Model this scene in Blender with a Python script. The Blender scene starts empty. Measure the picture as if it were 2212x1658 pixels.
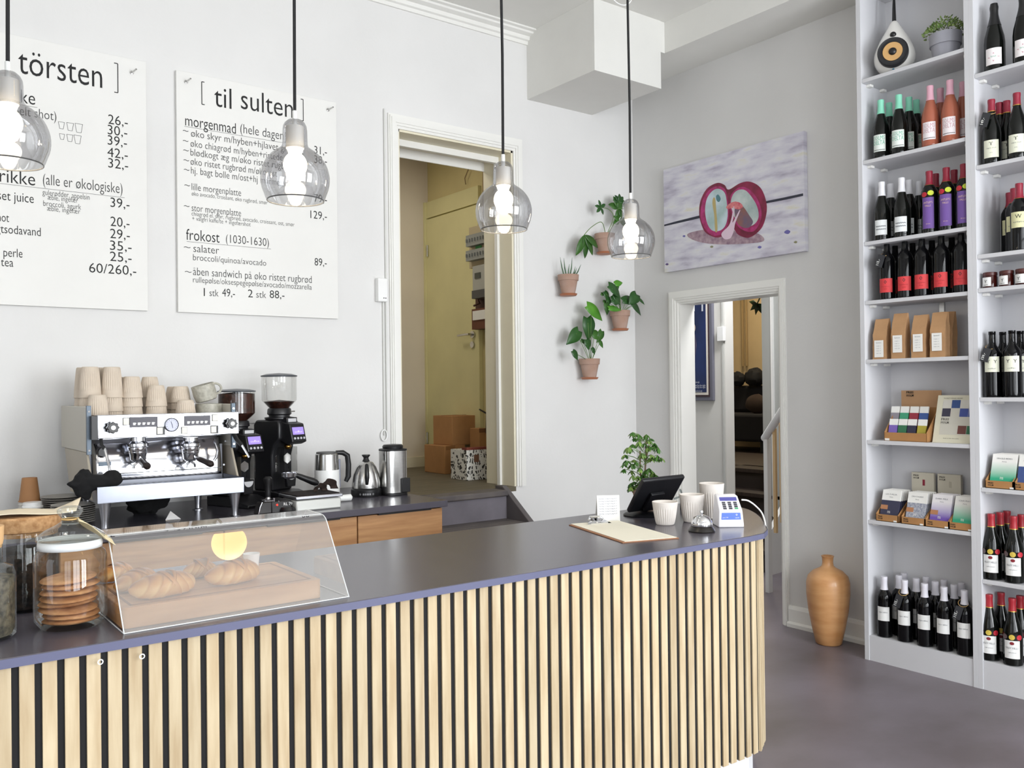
import bpy, math, random
from mathutils import Matrix, Vector, noise
random.seed(7)
S = bpy.context.scene
COL = S.collection
PI = math.pi

# ---------------------------------------------------------------- camera
F_PX = 1903.45; PITCH, ROLL, YAW = 0.00697708, 0.01160906, 0.92595953
H = 1.39
def cam_axes():
    cp, sp, cr, sr = math.cos(PITCH), math.sin(PITCH), math.cos(ROLL), math.sin(ROLL)
    f = Vector((0, cp, sp)); r = Vector((1, 0, 0)); d = f.cross(r)
    r2 = cr * r + sr * d; d2 = -sr * r + cr * d
    ex = Vector((math.sin(YAW), math.cos(YAW), 0)); ey = Vector((-math.cos(YAW), math.sin(YAW), 0))
    w = lambda v: Vector((v.dot(ex), v.dot(ey), v.z))
    return w(r2), w(d2), w(f)
RV, DV, FV = cam_axes()
cam = bpy.data.cameras.new('camera'); camo = bpy.data.objects.new('camera', cam); COL.objects.link(camo)
m = Matrix.Identity(4)
for i in range(3):
    m[i][0] = RV[i]; m[i][1] = -DV[i]; m[i][2] = -FV[i]
m[2][3] = H
camo.matrix_world = m
cam.sensor_fit = 'HORIZONTAL'; cam.sensor_width = 36; cam.lens = F_PX / 2212 * 36; cam.clip_start = .05; cam.clip_end = 60
S.camera = camo
def at(px, py, ax, val):
    """point on the plane axis=val seen at pixel px,py of the photograph"""
    d = RV * ((px - 1106) / F_PX) + DV * ((py - 829) / F_PX) + FV
    o = Vector((0, 0, H)); t = (val - o[ax]) / d[ax]
    return o + d * t

# ---------------------------------------------------------------- world, light, exposure
S.view_settings.view_transform = 'Standard'; S.view_settings.look = 'None'
S.view_settings.gamma = 1; S.view_settings.use_curve_mapping = False
S.view_settings.exposure = 0.0
wd = bpy.data.worlds.new('sky'); S.world = wd; wd.use_nodes = True
wd.node_tree.nodes['Background'].inputs[0].default_value = (.82, .9, 1, 1)
wd.node_tree.nodes['Background'].inputs[1].default_value = 1.0
def area(name, loc, rot, sx, sy, power, col=(1, 1, 1), spread=PI):
    l = bpy.data.lights.new(name, 'AREA'); l.shape = 'RECTANGLE'; l.size = sx; l.size_y = sy; l.energy = power; l.color = col; l.spread = spread
    o = bpy.data.objects.new(name, l); COL.objects.link(o); o.location = loc; o.rotation_euler = rot
    return o
# daylight through the three street windows behind the camera (facing +y)
area('daylight_a', (3.1, -2.42, 1.75), (PI/2, 0, 0), 1.7, 2.4, 215, (.93, .965, 1))
area('daylight_b', (1.0, -2.42, 1.75), (PI/2, 0, 0), 1.7, 2.4, 120, (.93, .965, 1))
area('daylight_c', (-1.2, -2.42, 1.75), (PI/2, 0, 0), 1.7, 2.4, 45, (.93, .965, 1))
# glazed shop door at the left end of the room (facing +x)
area('daylight_d', (-2.42, 1.4, 1.6), (0, -PI/2, 0), 2.4, 1.4, 18, (.93, .965, 1))
# lamps of the rooms behind the two doorways
area('corridor_lamp', (2.6, 5.3, 3.3), (0, 0, 0), .5, .5, 13, (1, .93, .8))
area('passage_lamp', (4.95, 3.6, 2.9), (0, 0, 0), .5, .5, 42, (.97, .98, 1))
area('back_room_lamp', (7.7, 6.0, 3.0), (0, 0, 0), .5, .5, 24, (1, .85, .62))

# ---------------------------------------------------------------- helpers
def lin(h):
    if isinstance(h, str):
        h = h.lstrip('#'); c = [int(h[i:i+2], 16) / 255 for i in (0, 2, 4)]
        return tuple(x / 12.92 if x <= .04045 else ((x + .055) / 1.055) ** 2.4 for x in c) + (1,)
    return tuple(h[:3]) + (1,)
MATS = {}
def mat(name, col, rough=.6, metal=0, mott=0, mscale=6, bump=0, bscale=120, spec=.5, stretch=(1, 1, 1), col2=None, coat=0, emit=None, es=0, aniso=0, rnd=0):
    """procedural principled material: colour mottled by noise, optional bump"""
    if name in MATS: return MATS[name]
    M = bpy.data.materials.new(name); M.use_nodes = True; nt = M.node_tree; N = nt.nodes; L = nt.links
    b = N['Principled BSDF']; b.inputs['Base Color'].default_value = lin(col)
    b.inputs['Roughness'].default_value = rough; b.inputs['Metallic'].default_value = metal
    b.inputs['Specular IOR Level'].default_value = spec; b.inputs['Coat Weight'].default_value = coat
    if emit: b.inputs['Emission Color'].default_value = lin(emit); b.inputs['Emission Strength'].default_value = es
    tc = N.new('ShaderNodeTexCoord'); mp = N.new('ShaderNodeMapping'); mp.inputs['Scale'].default_value = stretch
    L.new(tc.outputs['Object'], mp.inputs[0]); vec = mp.outputs[0]
    if rnd:
        oi = N.new('ShaderNodeObjectInfo'); va = N.new('ShaderNodeVectorMath'); va.operation = 'ADD'
        mu = N.new('ShaderNodeMath'); mu.operation = 'MULTIPLY'; mu.inputs[1].default_value = 37
        L.new(oi.outputs['Random'], mu.inputs[0]); L.new(mp.outputs[0], va.inputs[0]); L.new(mu.outputs[0], va.inputs[1]); vec = va.outputs[0]
    if mott or col2:
        no = N.new('ShaderNodeTexNoise'); no.inputs['Scale'].default_value = mscale; no.inputs['Detail'].default_value = 5
        L.new(vec, no.inputs[0])
        rp = N.new('ShaderNodeValToRGB'); rp.color_ramp.elements[0].position = .32; rp.color_ramp.elements[1].position = .68
        c = lin(col); c2 = lin(col2) if col2 else tuple(x * (1 - mott) for x in c[:3]) + (1,)
        rp.color_ramp.elements[0].color = c2; rp.color_ramp.elements[1].color = c
        L.new(no.outputs['Fac'], rp.inputs[0]); out = rp.outputs[0]
        if rnd:
            hv = N.new('ShaderNodeHueSaturation'); mr = N.new('ShaderNodeMapRange'); mr.inputs['To Min'].default_value = 1 - rnd; mr.inputs['To Max'].default_value = 1 + rnd
            L.new(oi.outputs['Random'], mr.inputs['Value']); L.new(mr.outputs[0], hv.inputs['Value']); L.new(out, hv.inputs['Color']); out = hv.outputs[0]
        L.new(out, b.inputs['Base Color'])
    if bump:
        nb = N.new('ShaderNodeTexNoise'); nb.inputs['Scale'].default_value = bscale; nb.inputs['Detail'].default_value = 3
        bp = N.new('ShaderNodeBump'); bp.inputs['Strength'].default_value = bump; bp.inputs['Distance'].default_value = .002
        L.new(vec, nb.inputs[0]); L.new(nb.outputs['Fac'], bp.inputs['Height']); L.new(bp.outputs[0], b.inputs['Normal'])
    MATS[name] = M
    return M
def glass(name, tint=(1, 1, 1), ior=1.45, rough=0.0, dens=0.0, boost=1.0, top=.4):
    """thin clear glass / acrylic: fresnel mix of see-through and mirror"""
    if name in MATS: return MATS[name]
    M = bpy.data.materials.new(name); M.use_nodes = True; nt = M.node_tree; N = nt.nodes; L = nt.links
    for n in list(N):
        if n.type == 'BSDF_PRINCIPLED': N.remove(n)
    o = [n for n in N if n.type == 'OUTPUT_MATERIAL'][0]
    t = N.new('ShaderNodeBsdfTransparent'); t.inputs[0].default_value = tuple(tint) + (1,)
    g = N.new('ShaderNodeBsdfGlossy'); g.inputs['Roughness'].default_value = rough
    fr = N.new('ShaderNodeFresnel'); fr.inputs[0].default_value = ior
    mu = N.new('ShaderNodeMath'); mu.operation = 'MULTIPLY_ADD'; mu.inputs[1].default_value = boost; mu.inputs[2].default_value = dens; mu.use_clamp = True
    mx = N.new('ShaderNodeMixShader')
    mn = N.new('ShaderNodeMath'); mn.operation = 'MINIMUM'; mn.inputs[1].default_value = top
    L.new(fr.outputs[0], mu.inputs[0]); L.new(mu.outputs[0], mn.inputs[0]); L.new(mn.outputs[0], mx.inputs[0]); L.new(t.outputs[0], mx.inputs[1]); L.new(g.outputs[0], mx.inputs[2]); L.new(mx.outputs[0], o.inputs[0])
    MATS[name] = M
    return M

class MB:
    """collects shapes of one part; build() links them as ONE mesh object"""
    def __init__(s): s.v = []; s.f = []
    def add(s, vs, fs, M=None):
        k = len(s.v)
        s.v += [tuple(M @ Vector(v)) if M else tuple(v) for v in vs]
        s.f += [tuple(i + k for i in f) for f in fs]
        return s
    def box(s, x0, y0, z0, x1, y1, z1, M=None):
        vs = [(x, y, z) for z in (z0, z1) for y in (y0, y1) for x in (x0, x1)]
        return s.add(vs, [(0, 2, 3, 1), (4, 5, 7, 6), (0, 1, 5, 4), (2, 6, 7, 3), (0, 4, 6, 2), (1, 3, 7, 5)], M)
    def cbox(s, cx, cy, cz, sx, sy, sz, M=None):
        return s.box(cx - sx/2, cy - sy/2, cz - sz/2, cx + sx/2, cy + sy/2, cz + sz/2, M)
    def prism(s, poly, z0, z1, M=None):
        n = len(poly)
        vs = [(x, y, z0) for x, y in poly] + [(x, y, z1) for x, y in poly]
        return s.add(vs, [tuple(range(n))[::-1], tuple(range(n, 2*n))] + [(i, (i+1) % n, (i+1) % n + n, i + n) for i in range(n)], M)
    def lathe(s, prof, n=32, M=None, rib=0, ribz=(0, 1)):
        vs = []; fs = []
        for r, z in prof:
            for i in range(n):
                a = 2 * PI * i / n; rr = r
                if rib and ribz[0] <= z <= ribz[1] and i % 2: rr = r * (1 - rib)
                vs.append((rr * math.cos(a), rr * math.sin(a), z))
        for j in range(len(prof) - 1):
            for i in range(n):
                k = (i + 1) % n
                fs.append((j*n + i, j*n + k, (j+1)*n + k, (j+1)*n + i))
        if prof[0][0] > 1e-5: fs.append(tuple(range(n))[::-1])
        if prof[-1][0] > 1e-5: fs.append(tuple(range((len(prof)-1)*n, len(prof)*n)))
        return s.add(vs, fs, M)
    def shell(s, prof, n=32, M=None):
        """open lathe, no caps"""
        vs = [(r * math.cos(2*PI*i/n), r * math.sin(2*PI*i/n), z) for r, z in prof for i in range(n)]
        fs = [(j*n + i, j*n + (i+1) % n, (j+1)*n + (i+1) % n, (j+1)*n + i) for j in range(len(prof) - 1) for i in range(n)]
        return s.add(vs, fs, M)
    def cyl(s, r, z0, z1, n=24, M=None, r2=None): return s.lathe([(r, z0), (r if r2 is None else r2, z1)], n, M)
    def tube(s, pts, r, n=8, M=None, cap=True):
        pts = [Vector(p) for p in pts]; vs = []; fs = []; up = None
        for i, p in enumerate(pts):
            d = (pts[min(i+1, len(pts)-1)] - pts[max(i-1, 0)]).normalized()
            if up is None:
                up = Vector((0, 0, 1)) if abs(d.z) < .9 else Vector((1, 0, 0))
            a = d.cross(up).normalized(); b = a.cross(d).normalized(); up = b
            rr = r[i] if isinstance(r, (list, tuple)) else r
            for k in range(n):
                t = 2*PI*k/n; vs.append(tuple(p + a*(rr*math.cos(t)) + b*(rr*math.sin(t))))
        for j in range(len(pts)-1):
            for k in range(n): fs.append((j*n+k, (j+1)*n+k, (j+1)*n+(k+1) % n, j*n+(k+1) % n))
        if cap: fs += [tuple(range(n)), tuple(range((len(pts)-1)*n, len(pts)*n))[::-1]]
        return s.add(vs, fs, M)
    def ell(s, c, r, n=20, m=12, M=None, fn=None):
        vs = []; fs = []
        for j in range(m+1):
            t = PI*j/m
            for i in range(n):
                a = 2*PI*i/n; v = Vector((math.sin(t)*math.cos(a), math.sin(t)*math.sin(a), -math.cos(t)))
                k = fn(v) if fn else 1
                vs.append((c[0]+v.x*r[0]*k, c[1]+v.y*r[1]*k, c[2]+v.z*r[2]*k))
        for j in range(m):
            for i in range(n): fs.append((j*n+i, j*n+(i+1) % n, (j+1)*n+(i+1) % n, (j+1)*n+i))
        return s.add(vs, fs, M)
    def grid(s, nu, nv, fn, M=None, closeu=False):
        vs = [fn(i/nu, j/nv) for j in range(nv+1) for i in range(nu + (0 if closeu else 1))]
        w = nu if closeu else nu+1; fs = []
        for j in range(nv):
            for i in range(nu): fs.append((j*w+i, j*w+(i+1) % w, (j+1)*w+(i+1) % w, (j+1)*w+i))
        return s.add(vs, fs, M)
    def build(s, name, m, parent=None, bevel=0, smooth=True, solid=0, sub=0, ang=35, label=None, seg=2):
        me = bpy.data.meshes.new(name); me.from_pydata(s.v, [], s.f); me.validate()
        if smooth:
            for p in me.polygons: p.use_smooth = True
            me.set_sharp_from_angle(angle=math.radians(ang))
        me.materials.append(m)
        import bmesh
        bm = bmesh.new(); bm.from_mesh(me); bmesh.ops.remove_doubles(bm, verts=bm.verts, dist=1e-6) if len(bm.verts) < 4000 else None
        bmesh.ops.recalc_face_normals(bm, faces=bm.faces); bm.to_mesh(me); bm.free()
        o = bpy.data.objects.new(name, me); COL.objects.link(o)
        if parent: o.parent = parent
        if solid:
            md = o.modifiers.new('t', 'SOLIDIFY'); md.thickness = solid; md.offset = 0
        if bevel:
            md = o.modifiers.new('b', 'BEVEL'); md.width = bevel; md.segments = seg; md.limit_method = 'ANGLE'; md.angle_limit = math.radians(40); md.harden_normals = False
        if sub:
            md = o.modifiers.new('s', 'SUBSURF'); md.levels = sub; md.render_levels = sub
        if label: o['label'] = label
        return o
def tag(o, label, cat, group=None, kind=None):
    o['label'] = label; o['category'] = cat
    if group: o['group'] = group
    if kind: o['kind'] = kind
    return o
def thing(name, label, cat, loc=(0, 0, 0), rz=0, group=None):
    o = bpy.data.objects.new(name, None); COL.objects.link(o); o.empty_display_size = .05
    o.location = loc; o.rotation_euler = (0, 0, rz)
    return tag(o, label, cat, group)
def struct(o): o['kind'] = 'structure'; return o
def sbox(name, m, *b, bevel=0, parent=None):
    o = MB().box(*b).build(name, m, parent, bevel=bevel, smooth=False)
    return o if parent else struct(o)
def dup(root, loc, rz=None, label=None, group=None):
    def cp(o, par):
        c = o.copy(); COL.objects.link(c)
        if par is not None: c.parent = par
        for ch in [x for x in KIDS.get(o.name, [])]: cp(ch, c)
        return c
    KIDS = {}
    for x in COL.objects:
        if x.parent: KIDS.setdefault(x.parent.name, []).append(x)
    r = cp(root, None); r.location = loc
    if rz is not None: r.rotation_euler = (0, 0, rz)
    if label: r['label'] = label
    if group: r['group'] = group
    return r
def T(x=0, y=0, z=0): return Matrix.Translation((x, y, z))
def RX(a): return Matrix.Rotation(a, 4, 'X')
def RY(a): return Matrix.Rotation(a, 4, 'Y')
def RZ(a): return Matrix.Rotation(a, 4, 'Z')
def frame(o, X, Y, Z):
    M = Matrix.Identity(4)
    for i in range(3): M[i][0] = X[i]; M[i][1] = Y[i]; M[i][2] = Z[i]; M[i][3] = o[i]
    return M
def faceA(o): return frame(o, (1, 0, 0), (0, 0, 1), (0, -1, 0))      # writing on a face looking to -y
def faceB(o): return frame(o, (0, -1, 0), (0, 0, 1), (-1, 0, 0))     # writing on a face looking to -x
_TX = {}
def text(mb, s, size, M, width=None, thin=0.0, align='LEFT', res=3, bend=0):
    """adds flat lettering; width stretches it; bend wraps it round a cylinder of that radius (axis behind)"""
    key = (s, thin, res)
    if key not in _TX:
        c = bpy.data.curves.new('t', 'FONT'); c.body = s; c.size = 1; c.offset = thin; c.resolution_u = res; c.fill_mode = 'FRONT'; c.dimensions = '2D'
        o = bpy.data.objects.new('t', c); me = bpy.data.meshes.new_from_object(o)
        vs = [tuple(v.co) for v in me.vertices]; fs = [tuple(p.vertices) for p in me.polygons]
        bpy.data.objects.remove(o); bpy.data.meshes.remove(me); bpy.data.curves.remove(c)
        _TX[key] = (vs, fs)
    vs, fs = _TX[key]
    if not vs: return
    x0 = min(v[0] for v in vs); x1 = max(v[0] for v in vs)
    sx = size if width is None else width / (x1 - x0)
    off = 0 if align == 'LEFT' else -(x1 - x0) / 2 * sx
    out = []
    for v in vs:
        x = (v[0] - x0) * sx + off; y = v[1] * size
        if bend: a = x / bend; out.append((bend * math.sin(a), y, bend * math.cos(a) - bend))
        else: out.append((x, y, 0))
    mb.add(out, fs, M)

# ---------------------------------------------------------------- common materials
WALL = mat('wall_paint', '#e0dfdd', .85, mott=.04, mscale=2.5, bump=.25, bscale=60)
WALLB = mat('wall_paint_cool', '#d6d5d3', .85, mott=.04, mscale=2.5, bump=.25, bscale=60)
CEIL = mat('ceiling_paint', '#e2e1dc', .9, mott=.03)
TRIM = mat('white_gloss_trim', '#e9e8e3', .35, mott=.02)
GREEK = mat('yellowed_paint', '#ddd59f', .6, mott=.1, mscale=3)
WHITE = mat('white_plastic', '#ececea', .35)
BLACK = mat('black_plastic', '#121214', .4)
BLACKM = mat('black_matte', '#0c0c0e', .8)
STEEL = mat('brushed_steel', '#c9c8c6', .22, 1, mott=.12, mscale=20, stretch=(1, 1, 12))
CHROME = mat('chrome', '#e4e4e6', .06, 1)
INK = mat('black_marker', '#161616', .7)
GREYINK = mat('grey_pen', '#4c4c4c', .7)
CARD = mat('cardboard', '#b0804f', .85, mott=.1, mscale=14)
PAPER = mat('white_paper', '#ecebe6', .8)
TOPM = mat('slate_laminate', '#54515a', .24, mott=.1, mscale=8, bump=.05)
EDGEM = mat('slate_laminate_edge', '#5a5c78', .4)
OAK = mat('oak_slat', '#c9b898', .6, col2='#b09a78', mscale=7, stretch=(6, 6, .6), rnd=.09, bump=.1, bscale=40)
TERRA = mat('terracotta', '#b39a8e', .9, col2='#a3826f', mscale=9, bump=.2)
LEAF = mat('green_leaf', '#3d6b22', .45, col2='#234d18', mscale=12, rnd=.15)
STEM = mat('green_stem', '#5c7a3a', .6)
SOIL = mat('potting_soil', '#2b2119', 1, mott=.4, mscale=60)
# ================================================================ room shell
YA, XB, ZC = 4.39, 4.381, 3.65
FLOORM = mat('stained_concrete', '#7d757d', .4, col2='#625a5d', mscale=1.6, bump=.15, bscale=25, stretch=(1, 1.3, 1))
struct(MB().box(-2.5, -2.5, -.1, 9, 8, 0).build('floor', FLOORM, smooth=False))
struct(MB().box(-2.5, -2.5, ZC, XB + .12, YA + .3, ZC + .1).build('ceiling', CEIL, smooth=False))
# wall A (behind the coffee machine) with the raised doorway
DX0, DX1, DZ0, DZ1 = 2.505, 3.325, .79, 2.885
w = MB(); t = TW = .30
w.box(-2.5, YA, 0, DX0, YA + t, ZC).box(DX1, YA, 0, XB + .12, YA + t, ZC).box(DX0, YA, 0, DX1, YA + t, DZ0 - .03).box(DX0, YA, DZ1, DX1, YA + t, ZC)
struct(w.build('wall_back', WALL, smooth=False))
# wall B (right) with the low doorway
TW = .30
BY0, BY1, BZ1 = 3.195, 3.985, 1.955
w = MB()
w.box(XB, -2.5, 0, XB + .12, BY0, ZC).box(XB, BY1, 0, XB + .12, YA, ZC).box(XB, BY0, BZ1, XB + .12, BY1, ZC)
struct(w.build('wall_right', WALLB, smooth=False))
# street wall behind the camera with three window openings, and the left wall with a glazed door
wins = [(-2.05, -.35), (.15, 1.85), (2.25, 3.95)]
w = MB(); x = -2.5
for a, b in wins:
    w.box(x, -2.5, 0, a, -2.38, ZC).box(a, -2.5, 0, b, -2.38, .5).box(a, -2.5, 3.0, b, -2.38, ZC); x = b
w.box(x, -2.5, 0, XB, -2.38, ZC)
struct(w.build('wall_front', WALL, smooth=False))
for i, (a, b) in enumerate(wins):
    w = MB(); c = (a + b) / 2
    for q in (a, b - .06): w.box(q, -2.40, .5, q + .06, -2.34, 3.0)
    w.box(a, -2.40, .5, b, -2.34, .56).box(a, -2.40, 2.94, b, -2.34, 3.0).box(c - .03, -2.40, .5, c + .03, -2.34, 3).box(a, -2.40, 2.3, b, -2.34, 2.36)
    struct(w.build('window_%d' % (i + 1), TRIM, smooth=False))
w = MB(); w.box(-2.5, -2.38, 0, -2.38, .7, ZC).box(-2.5, 2.1, 0, -2.38, YA, ZC).box(-2.5, .7, 2.8, -2.38, 2.1, ZC)
struct(w.build('wall_left', WALL, smooth=False))
w = MB(); w.box(-2.4, .7, 0, -2.34, .8, 2.8).box(-2.4, 2.0, 0, -2.34, 2.1, 2.8).box(-2.4, .8, 2.7, -2.34, 2.0, 2.8).box(-2.4, .8, 0, -2.34, 2.0, .4)
struct(w.build('door_3', TRIM, smooth=False))
# boxed duct in the corner and the beam along wall B
struct(MB().box(3.449, 3.757, 3.232, 4.0, YA, ZC).build('trim_1', CEIL, smooth=False)) 
struct(MB().box(4.038, -2.38, 3.46, XB, YA, ZC).build('trim_2', CEIL, smooth=False))
struct(MB().box(4.0, 3.76, 3.46, 4.038, YA, ZC).build('trim_3', CEIL, smooth=False))
# cornice on wall A
prof = [(0, 0), (0, -.075), (.012, -.075), (.016, -.055), (.03, -.05), (.036, -.03), (.07, -.022), (.075, -.012), (.1, -.01), (.1, 0)]
n = len(prof); vs = []
for xx in (-2.38, 3.449): vs += [(xx, YA - a, ZC + b) for a, b in prof]
struct(MB().add(vs, [(i, (i+1) % n, (i+1) % n + n, i + n) for i in range(n)] + [tuple(range(n)), tuple(range(n, 2*n))[::-1]]).build('trim_4', TRIM, smooth=False))
# baseboard on wall B
for nm, y0, y1 in (('baseboard_right', 2.0, BY0 - .045), ('baseboard_corner', BY1 + .08, YA)):
    vs = []; prof = [(0, 0), (.035, 0), (.035, .02), (.02, .03), (.02, .1), (.012, .118), (0, .12)]; n = len(prof)
    for yy in (y0, y1): vs += [(XB - a, yy, b) for a, b in prof]
    struct(MB().add(vs, [(i, (i+1) % n, (i+1) % n + n, i + n) for i in range(n)] + [tuple(range(n)), tuple(range(n, 2*n))]).build(nm, TRIM, smooth=False))

# ---- doorway A: casing, lining
d = MB()
ox0, ox1, oz1 = 2.44, 3.395, 2.965
def casing(d, a0, a1, b0, b1, z0, zt, zi, place):
    # a0..b0 outer..inner left, b1..a1 inner..outer right, stepped profile
    for (u0, u1, dp) in ((0, .12, .012), (.12, .25, .02), (.25, .62, .026), (.62, .8, .02), (.8, 1, .012)):
        place(d, a0 + (b0-a0)*u0, a0 + (b0-a0)*u1, z0, zt - (zt-zi)*u0, dp)
        place(d, a1 - (a1-b1)*u1, a1 - (a1-b1)*u0, z0, zt - (zt-zi)*u0, dp)
        place(d, a0 + (b0-a0)*u1, a1 - (a1-b1)*u1, zt - (zt-zi)*u1, zt - (zt-zi)*u0, dp)
def plA(d, x0, x1, z0, z1, dp): d.box(min(x0, x1), YA - dp, z0, max(x0, x1), YA, z1)
casing(d, ox0, ox1, DX0, DX1, DZ0, oz1, DZ1, plA)
fr = struct(d.build('door_1', TRIM, smooth=False))
# lining of the thick wall, with a white stop bead
REV = mat('cream_reveal', '#e3dcc4', .5, mott=.04)
l = MB(); l.box(DX0 - .005, YA, DZ0, DX0 + .012, YA + TW, DZ1).box(DX1 - .012, YA, DZ0, DX1 + .005, YA + TW, DZ1).box(DX0, YA, DZ1 - .012, DX1, YA + TW, DZ1)
l.build('lining', REV, fr, smooth=False)
l = MB(); l.box(DX0 + .012, YA + .13, DZ0, DX0 + .03, YA + .16, DZ1).box(DX1 - .03, YA + .13, DZ0, DX1 - .012, YA + .16, DZ1).box(DX0 + .03, YA + .13, DZ1 - .05, DX1 - .03, YA + .16, DZ1 - .012).box(DX0 + .012, YA + TW - .01, DZ1 - .07, DX1 - .012, YA + TW, DZ1 - .012)
l.build('stop_bead', TRIM, fr, smooth=False)
# ---- corridor behind doorway A
CORW = mat('corridor_wall_paint', '#d9cdb8', .85, mott=.06, mscale=3)
CFLOOR = mat('corridor_floor_boards', '#6b6250', .6, col2='#57503f', mscale=4, stretch=(1, 8, 1))
XC, YC = 3.73, 6.06
struct(MB().box(.4, YA + TW, .69, XC + .1, YC + .1, .79).build('floor_corridor', CFLOOR, smooth=False))
struct(MB().box(.4, YC, .79, XC + .1, YC + .1, 3.6).build('wall_corridor_back', CORW, smooth=False))
struct(MB().box(XC, YA + TW, .79, XC + .1, YC, 3.6).build('wall_corridor_right', mat('corridor_yellow_wall', '#d3c48f', .8, mott=.08, mscale=4), smooth=False))
struct(MB().box(.3, YA + TW, .79, .4, YC + .1, 3.6).build('wall_corridor_left', CORW, smooth=False))
struct(MB().box(.3, YA + TW, 3.6, XC + .1, YC + .1, 3.7).build('ceiling_corridor', CEIL, smooth=False))
struct(MB().box(2.2, 5.2, 3.3, 3.73, 5.35, 3.6).build('trim_5', mat('dark_beam', '#4a4640', .8), smooth=False))
struct(MB().box(.4, YC - .02, .79, XC, YC, .87).box(XC - .02, 5.9, .79, XC, YC, .82).build('baseboard_corridor', mat('cream_trim', '#d9d0b4', .6), smooth=False))
# pale flush door on the corridor's right wall
pA = at(925, 700, 0, XC - .02).y; pB = at(1038, 700, 0, XC - .02).y
zt = at(925, 475, 0, XC - .02).z
dr = struct(MB().box(XC - .035, pB, .80, XC - .001, pA, zt).build('door_2', GREEK, smooth=False, bevel=.002))
MB().box(XC - .045, pA - .005, .79, XC, pA + .05, zt + .14).box(XC - .03, pB, zt + .012, XC, pA, zt + .14).build('frame', GREEK, dr, smooth=False)
hp = at(1022, 722, 0, XC - .04); kp = at(1021, 744, 0, XC - .04)
h = MB(); h.cyl(.026, 0, .01, 20, T(hp.x, hp.y, hp.z) @ RY(-PI/2)); h.tube([(hp.x, hp.y, hp.z), (hp.x - .045, hp.y, hp.z), (hp.x - .05, hp.y + .03, hp.z), (hp.x - .05, hp.y + .13, hp.z - .004)], .009)
h.cyl(.024, 0, .008, 20, T(kp.x, kp.y, kp.z) @ RY(-PI/2)); h.build('door_handle', STEEL, dr)
g = MB()
for py in (542, 945):
    q = at(924, py, 0, XC - .04); g.cyl(.008, -.045, .045, 10, T(q.x - .004, q.y, q.z))
g.build('hinge', STEEL, dr)
# ---- electricity board on the corridor wall beside the door
def wallB_box(mb, p0, p1, x0, x1, dx=0): 
    """box standing out from the corridor wall between pixels"""
    a = at(p0[0], p0[1], 0, x0); b = at(p1[0], p1[1], 0, x0)
    mb.box(x0, min(a.y, b.y), min(a.z, b.z), x1, max(a.y, b.y), max(a.z, b.z)); return a, b
xe = XC - .10
fb = thing('fuse_board', 'grey beige fuse board with breaker rows on the corridor wall beside the yellow door', 'fuse board')
mb = MB(); a, b = wallB_box(mb, (1013, 492), (1052, 572), xe, XC - .02); mb.build('back_board', mat('beige_board', '#b9ab8c', .7), fb, smooth=False)
mb = MB()
for py0, py1 in ((510, 524), (543, 556)):
    a = at(1011, py0, 0, xe - .03); b = at(1052, py1, 0, xe - .03)
    mb.box(xe - .05, b.y, b.z, xe, a.y, a.z)
    nn = 7
    for k in range(nn):
        yy = b.y + (a.y - b.y) * (k + .5) / nn; mb.box(xe - .062, yy - .004, (a.z+b.z)/2 - .012, xe - .05, yy + .004, (a.z+b.z)/2 + .012)
mb.build('breaker_row', mat('grey_plastic', '#8f928f', .5), fb, smooth=False)
mb = MB(); a = at(1026, 526, 0, xe - .01); b = at(1038, 538, 0, xe - .01); mb.box(xe - .006, b.y, b.z, xe, a.y, a.z); mb.build('green_label', mat('green_sticker', '#4fae62', .6), fb, smooth=False)
em = thing('electricity_meter', 'grey electricity meter with small display below the fuse board', 'meter')
mb = MB(); a, b = wallB_box(mb, (1020, 575), (1052, 632), xe - .02, XC - .02); mb.build('housing', mat('meter_grey', '#a9a9a2', .5), em, bevel=.006)
mb = MB(); a = at(1026, 590, 0, xe - .022); b = at(1038, 600, 0, xe - .022); mb.box(xe - .026, b.y, b.z, xe - .02, a.y, a.z); mb.build('display', mat('lcd_dark', '#3a403a', .3), em, smooth=False)
mb = MB(); wallB_box(mb, (1019, 628), (1052, 640), xe - .03, XC - .02); mb.build('terminal_cover', mat('dark_grey_plastic', '#4b4b4a', .5), em, smooth=False)
sb = thing('wooden_meter_board', 'red brown wooden board with a white label strip under the meter', 'board')
mb = MB(); wallB_box(mb, (1019, 668), (1053, 708), xe + .01, XC - .02); mb.build('board', mat('red_brown_wood', '#6a3a22', .6, mott=.2), sb, smooth=False)
mb = MB(); a = at(1022, 672, 0, xe + .005); b = at(1052, 688, 0, xe + .005); mb.box(xe, b.y, b.z, xe + .01, a.y, a.z); mb.build('label_strip', PAPER, sb, smooth=False)
mb = MB(); wallB_box(mb, (1027, 640), (1053, 668), XC - .05, XC - .02); mb.tube([at(1030, 642, 0, XC - .06), at(1036, 655, 0, XC - .08), at(1024, 660, 0, XC - .08)], .008); mb.build('junction_box', mat('dark_red_brown', '#4d2c20', .6), sb, smooth=False)
pp = MB(); 
for px in (1046, 1052): pp.tube([at(px, 330, 0, XC - .04), at(px, 492, 0, XC - .04)], .012, 8)
tag(pp.build('pipe', mat('pipe_brown', '#8a6f4a', .5)), 'thin brown pipes running up the corridor wall above the fuse board', 'pipe')
cb = MB(); cb.tube([at(1014, 340, 0, XC - .03), at(1012, 365, 0, XC - .03), at(1004, 385, 0, XC - .03), at(1006, 398, 0, XC - .03)], .004, 6)
tag(cb.build('loose_cable', mat('cable_brown', '#8b7654', .6)), 'thin loose cable hanging over the pale corridor door', 'cable')
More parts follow.
